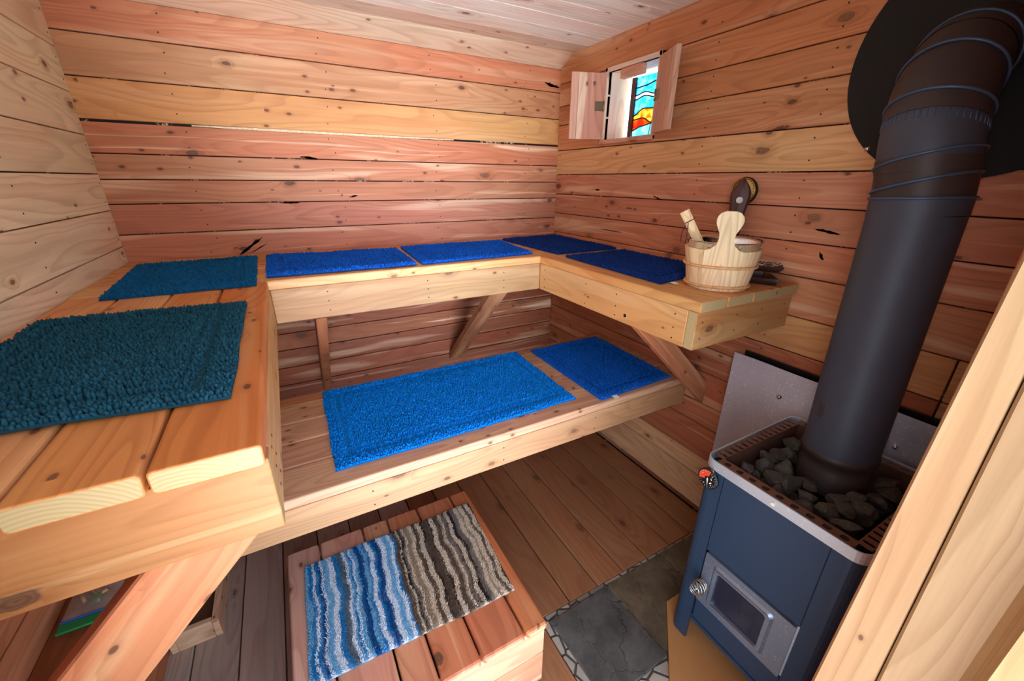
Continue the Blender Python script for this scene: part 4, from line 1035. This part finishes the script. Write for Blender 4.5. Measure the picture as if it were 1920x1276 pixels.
gg = thing('wall_gauge', (-.005, -1.402, 1.655), 'round brass rimmed gauge on the right wall, mostly hidden by a dark paddle', 'gauge')
m = MB(); gc = (-.002, -1.402, 1.655); lathe(m, gc, (-1, 0, 0), [(.054, 0), (.056, .006), (.056, .014), (.050, .020), (.047, .016)], 48, 0); part(m, 'black_case', ['black'], gg)
m = MB(); lathe(m, gc, (-1, 0, 0), [(.0525, .0158), (.0535, .020), (.050, .0222), (.0465, .018)], 48); part(m, 'brass_rim', ['brass'], gg)
m = MB(); lathe(m, gc, (-1, 0, 0), [(.0, .0155), (.048, .0155)], 40); part(m, 'dial_face', ['dial'], gg)
m = MB()
for k in range(24): a = 2*PI*k/24; e_ = Vector((0, math.cos(a), math.sin(a))); tube(m, [Vector(gc)+Vector((-.0158, 0, 0))+e_*.040, Vector(gc)+Vector((-.0158, 0, 0))+e_*.045], .0007, 4)
part(m, 'dial_marks', ['black'], gg)

pd = thing('dark_paddle', (-.07, -1.405, ZB), 'dark stained pointed wooden paddle with a round pale spot, upright behind the bucket', 'paddle')
m = MB(); half = [(.0, .026), (.2, .028), (.25, .030), (.285, .035), (.31, .038), (.325, .0380), (.340, .033), (.355, .0245), (.372, .012), (.388, .001)]
X = Matrix.Translation((-.066, -1.418, ZB+.001)) @ Matrix.Rotation(R(2), 4, 'Y')
tdir = Vector((.548, -.836, 0)).normalized(); ndir = Vector((-.836, -.548, 0)).normalized()
def PP(t_, h_, dn): return X @ (tdir*t_+ndir*dn+Vector((0, 0, h_)))
vs = []; gs = []
for h_, w_ in half:
    for s_, dn in ((-1, .0), (-.75, .009), (0, .012), (.75, .009), (1, 0), (.75, -.008), (0, -.010), (-.75, -.008)): vs.append(PP(s_*w_, h_, dn)); gs.append((h_, s_*w_, .15))
n = 8
m.add(vs, [(k*n+i, k*n+(i+1) % n, (k+1)*n+(i+1) % n, (k+1)*n+i) for k in range(len(half)-1) for i in range(n)]+[tuple(range(n-1, -1, -1)), tuple(range((len(half)-1)*n, len(half)*n))], 0, gs, (*lin((84, 48, 42)), 0)); part(m, 'blade', ['darkwood'], pd)
m = MB(); X0 = PP(.0, .298, .0118); nn_ = X.to_3x3() @ ndir; lathe(m, X0, nn_, [(.0125, 0), (.0125, .002), (.011, .003), (0, .003)], 24); part(m, 'spot', ['tag'], pd)

def slab_dark(m, poly, z0, z1, tap=.012):
    n = len(poly); cx = sum(p[0] for p in poly)/n; cy = sum(p[1] for p in poly)/n; vs = []; gs = []
    for z, k in ((z0, tap), (z0+(z1-z0)*.5, tap*.3), (z1, 0)):
        for p in poly:
            d_ = Vector((cx-p[0], cy-p[1])); d_.normalize(); vs.append((p[0]+d_.x*k, p[1]+d_.y*k, z)); gs.append((p[0]*2, p[1]+z, .5))
    m.add(vs, [(k*n+i, k*n+(i+1) % n, (k+1)*n+(i+1) % n, (k+1)*n+i) for k in range(2) for i in range(n)]+[tuple(range(n-1, -1, -1)), tuple(range(2*n, 3*n))], 0, gs, (*lin((58, 34, 30)), 0))
b1 = thing('bath_brush', (-.12, -1.60, ZB), 'dark wooden block lying flat on the bench behind the bucket', 'brush')
m = MB(); slab_dark(m, [(-.200, -1.56), (-.09, -1.48), (-.035, -1.60), (-.13, -1.69)], ZB+.001, ZB+.026); part(m, 'block', ['darkwood'], b1)
b2 = thing('bath_brush', (-.12, -1.58, ZB+.03), 'dark wooden brush with pale straw bristles, stacked upon a dark block behind the bucket', 'brush')
m = MB(); slab_dark(m, [(-.190, -1.55), (-.09, -1.47), (-.015, -1.62), (-.115, -1.69)], ZB+.045, ZB+.068, .03)
slab_dark(m, [(-.17, -1.56), (-.11, -1.51), (-.075, -1.60), (-.13, -1.625)], ZB+.027, ZB+.046, .004); part(m, 'block', ['darkwood'], b2)
m = MB(); q_ = random.Random(3)
for k in range(70):
    x, y = -.17+.13*q_.random(), -1.655+.16*q_.random()
    if (x+.11)**2/.0045+(y+1.58)**2/.007 > 1: continue
    a = q_.uniform(0, 6.28); p = Vector((x, y, ZB+.069)); L_ = q_.uniform(.01, .03)
    tube(m, [p, p+Vector((math.cos(a)*L_*.6, math.sin(a)*L_*.6, L_*.35)), p+Vector((math.cos(a)*L_, math.sin(a)*L_, L_*.3))], .0011, 4)
o_ = part(m, 'bristles', ['straw'], b2)

# ------------------------------------------------------------------ under the left bench: tray on the floor, small ledge box, zip bag
ty = thing('wooden_tray', (-2.29, -.86, 0), 'shallow pale edged wooden tray on the floor under the benches', 'tray')
tx0, tx1, ty0, ty1, tz = -2.385, -2.222, -1.03, -.62, .09
for (nm, a) in (('rim', (tx1-.022, tx1, ty0, ty1, 'y')), ('rim', (tx0, tx0+.022, ty0, ty1, 'y')), ('rim', (tx0+.023, tx1-.023, ty0, ty0+.022, 'x')), ('rim', (tx0+.023, tx1-.023, ty1-.022, ty1, 'x'))):
    m = MB(); board(m, a[0], a[1], a[2], a[3], .001, tz, a[4], 'z', (224, 186, 152), .2, .002); part(m, nm, ['pale'], ty)
m = MB(); board(m, tx0+.023, tx1-.023, ty0+.023, ty1-.023, .004, .016, 'y', 'x', (120, 90, 74), .2, .002); part(m, 'bottom', ['floor'], ty)

lg = thing('wooden_box', (-2.33, -1.4, .42), 'brown wooden box on the left wall under the bench, half behind the brace', 'box')
m = MB()
board(m, XW+.001, -2.262, -1.60, -1.312, .655, .675, 'y', 'x', (150, 92, 58), .2, .002); part(m, 'lid', ['brace'], lg)
m = MB(); board(m, -2.28, -2.264, -1.60, -1.312, .40, .654, 'y', 'z', (140, 84, 50), .2, .002); part(m, 'front', ['brace'], lg)
m = MB(); board(m, XW+.001, -2.281, -1.60, -1.584, .40, .654, 'z', 'x', (140, 84, 50), .2, .002); part(m, 'side', ['brace'], lg)
zb_ = thing('zip_bag', (-2.33, -1.35, .677), 'clear plastic zip bag with a green and blue closure lying on the brown box', 'plastic bag')
m = MB(); vs = []; NU, NV = 14, 10; bx0, bx1, by0, by1 = -2.37, -2.268, -1.43, -1.315
for s_ in (1, -1):
    for i in range(NU+1):
        for k in range(NV+1):
            f, g_ = i/NU, k/NV; e_ = min(1, 5*min(f, 1-f, g_, 1-g_)); h_ = .016*e_*(.7+.3*math.sin(f*11+g_*7))
            vs.append((bx0+(bx1-bx0)*g_, by0+(by1-by0)*f, .695+(h_ if s_ > 0 else -min(h_, .014))))
n1 = (NU+1)*(NV+1); fs = []
for i in range(NU):
    for k in range(NV):
        a = i*(NV+1)+k; fs += [(a, a+1, a+NV+2, a+NV+1), (n1+a, n1+a+NV+1, n1+a+NV+2, n1+a+1)]
m.add(vs, fs, 0, smooth=True); part(m, 'pouch', ['bag'], zb_)
m = MB(); box(m, bx0, bx1, by0-.028, by0-.002, .690, .696, 0, .001); part(m, 'green_strip', ['green'], zb_)
m = MB(); box(m, bx0, bx1, by0-.001, by0+.004, .690, .698, 0, .001); part(m, 'blue_line', ['bluezip'], zb_)
m = MB(); q_ = random.Random(9)
for k in range(9):
    p = Vector((q_.uniform(bx0+.03, bx1-.04), q_.uniform(by0+.03, by1-.03), .694)); a = q_.uniform(0, 3.1)
    tube(m, [p, p+Vector((math.cos(a)*.03, math.sin(a)*.03, .004))], .004, 6, k % 2)
part(m, 'contents', ['straw', 'green'], zb_)

# ------------------------------------------------------------------ light: overcast sky through the open doorway and the little window, plus an added ground fill
W = bpy.data.worlds.new('daylight'); S.world = W; W.use_nodes = True; nt = W.node_tree; nt.nodes.clear()
o_ = nt.nodes.new('ShaderNodeOutputWorld'); bg = nt.nodes.new('ShaderNodeBackground'); nt.links.new(bg.outputs[0], o_.inputs[0])
tc = nt.nodes.new('ShaderNodeTexCoord'); sx_ = nt.nodes.new('ShaderNodeSeparateXYZ'); nt.links.new(tc.outputs['Generated'], sx_.inputs[0])
rp = nt.nodes.new('ShaderNodeValToRGB'); mr = nt.nodes.new('ShaderNodeMapRange'); mr.inputs[1].default_value = -1; mr.inputs[2].default_value = 1
nt.links.new(sx_.outputs[2], mr.inputs[0]); nt.links.new(mr.outputs[0], rp.inputs[0]); nt.links.new(rp.outputs[0], bg.inputs[0])
e = rp.color_ramp.elements; e[0].position = .0; e[0].color = (.62, .62, .60, 1); e[1].position = 1.; e[1].color = (.54, .72, 1.0, 1)
for p, c in ((.46, (.62, .65, .66, 1)), (.52, (.86, .92, 1.0, 1))): q_ = e.new(p); q_.color = c
bg.inputs[1].default_value = 4.8
def sun(name, d, ang, en, col):
    l = bpy.data.lights.new(name, 'SUN'); l.angle = R(ang); l.energy = en; l.color = col
    o = bpy.data.objects.new(name, l); COL.objects.link(o); o.rotation_euler = Vector(d).to_track_quat('-Z', 'Y').to_euler(); o.location = (-1.7, -4, 2.5); return o
sun('bright_sky_glow', (.22, 1, -.05), 26, 2.3, (.62, .70, 1.0))
sun('ground_bounce_fill', (.16, 1, .46), 50, 5.8, (.80, .88, 1.0))  # upward sun lamp added as fill, standing in for ground bounce

# ------------------------------------------------------------------ camera
cam = bpy.data.cameras.new('camera'); co_ = bpy.data.objects.new('camera', cam); COL.objects.link(co_)
Rm = ((.874942745387035, .1717606062990819, -.45273997660729043), (-.4841600200834331, .3257887467138342, -.8120657408531892), (.008016685562482835, .9297096249036045, .36820611906130957))
co_.matrix_world = Matrix.Translation((-1.7451597916412591, -2.515812142841633, 1.6901032870390202)) @ Matrix(Rm).to_4x4()
cam.sensor_width = 36; cam.lens = 758.2202878107136/1920*36; cam.clip_start = .02
S.camera = co_
S.view_settings.view_transform = 'Standard'; S.view_settings.look = 'None'; S.view_settings.gamma = 1; S.view_settings.use_curve_mapping = False
S.view_settings.exposure = .42
S.cycles.use_denoising = True
S.cycles.max_bounces = 14; S.cycles.diffuse_bounces = 8; S.cycles.transparent_max_bounces = 12
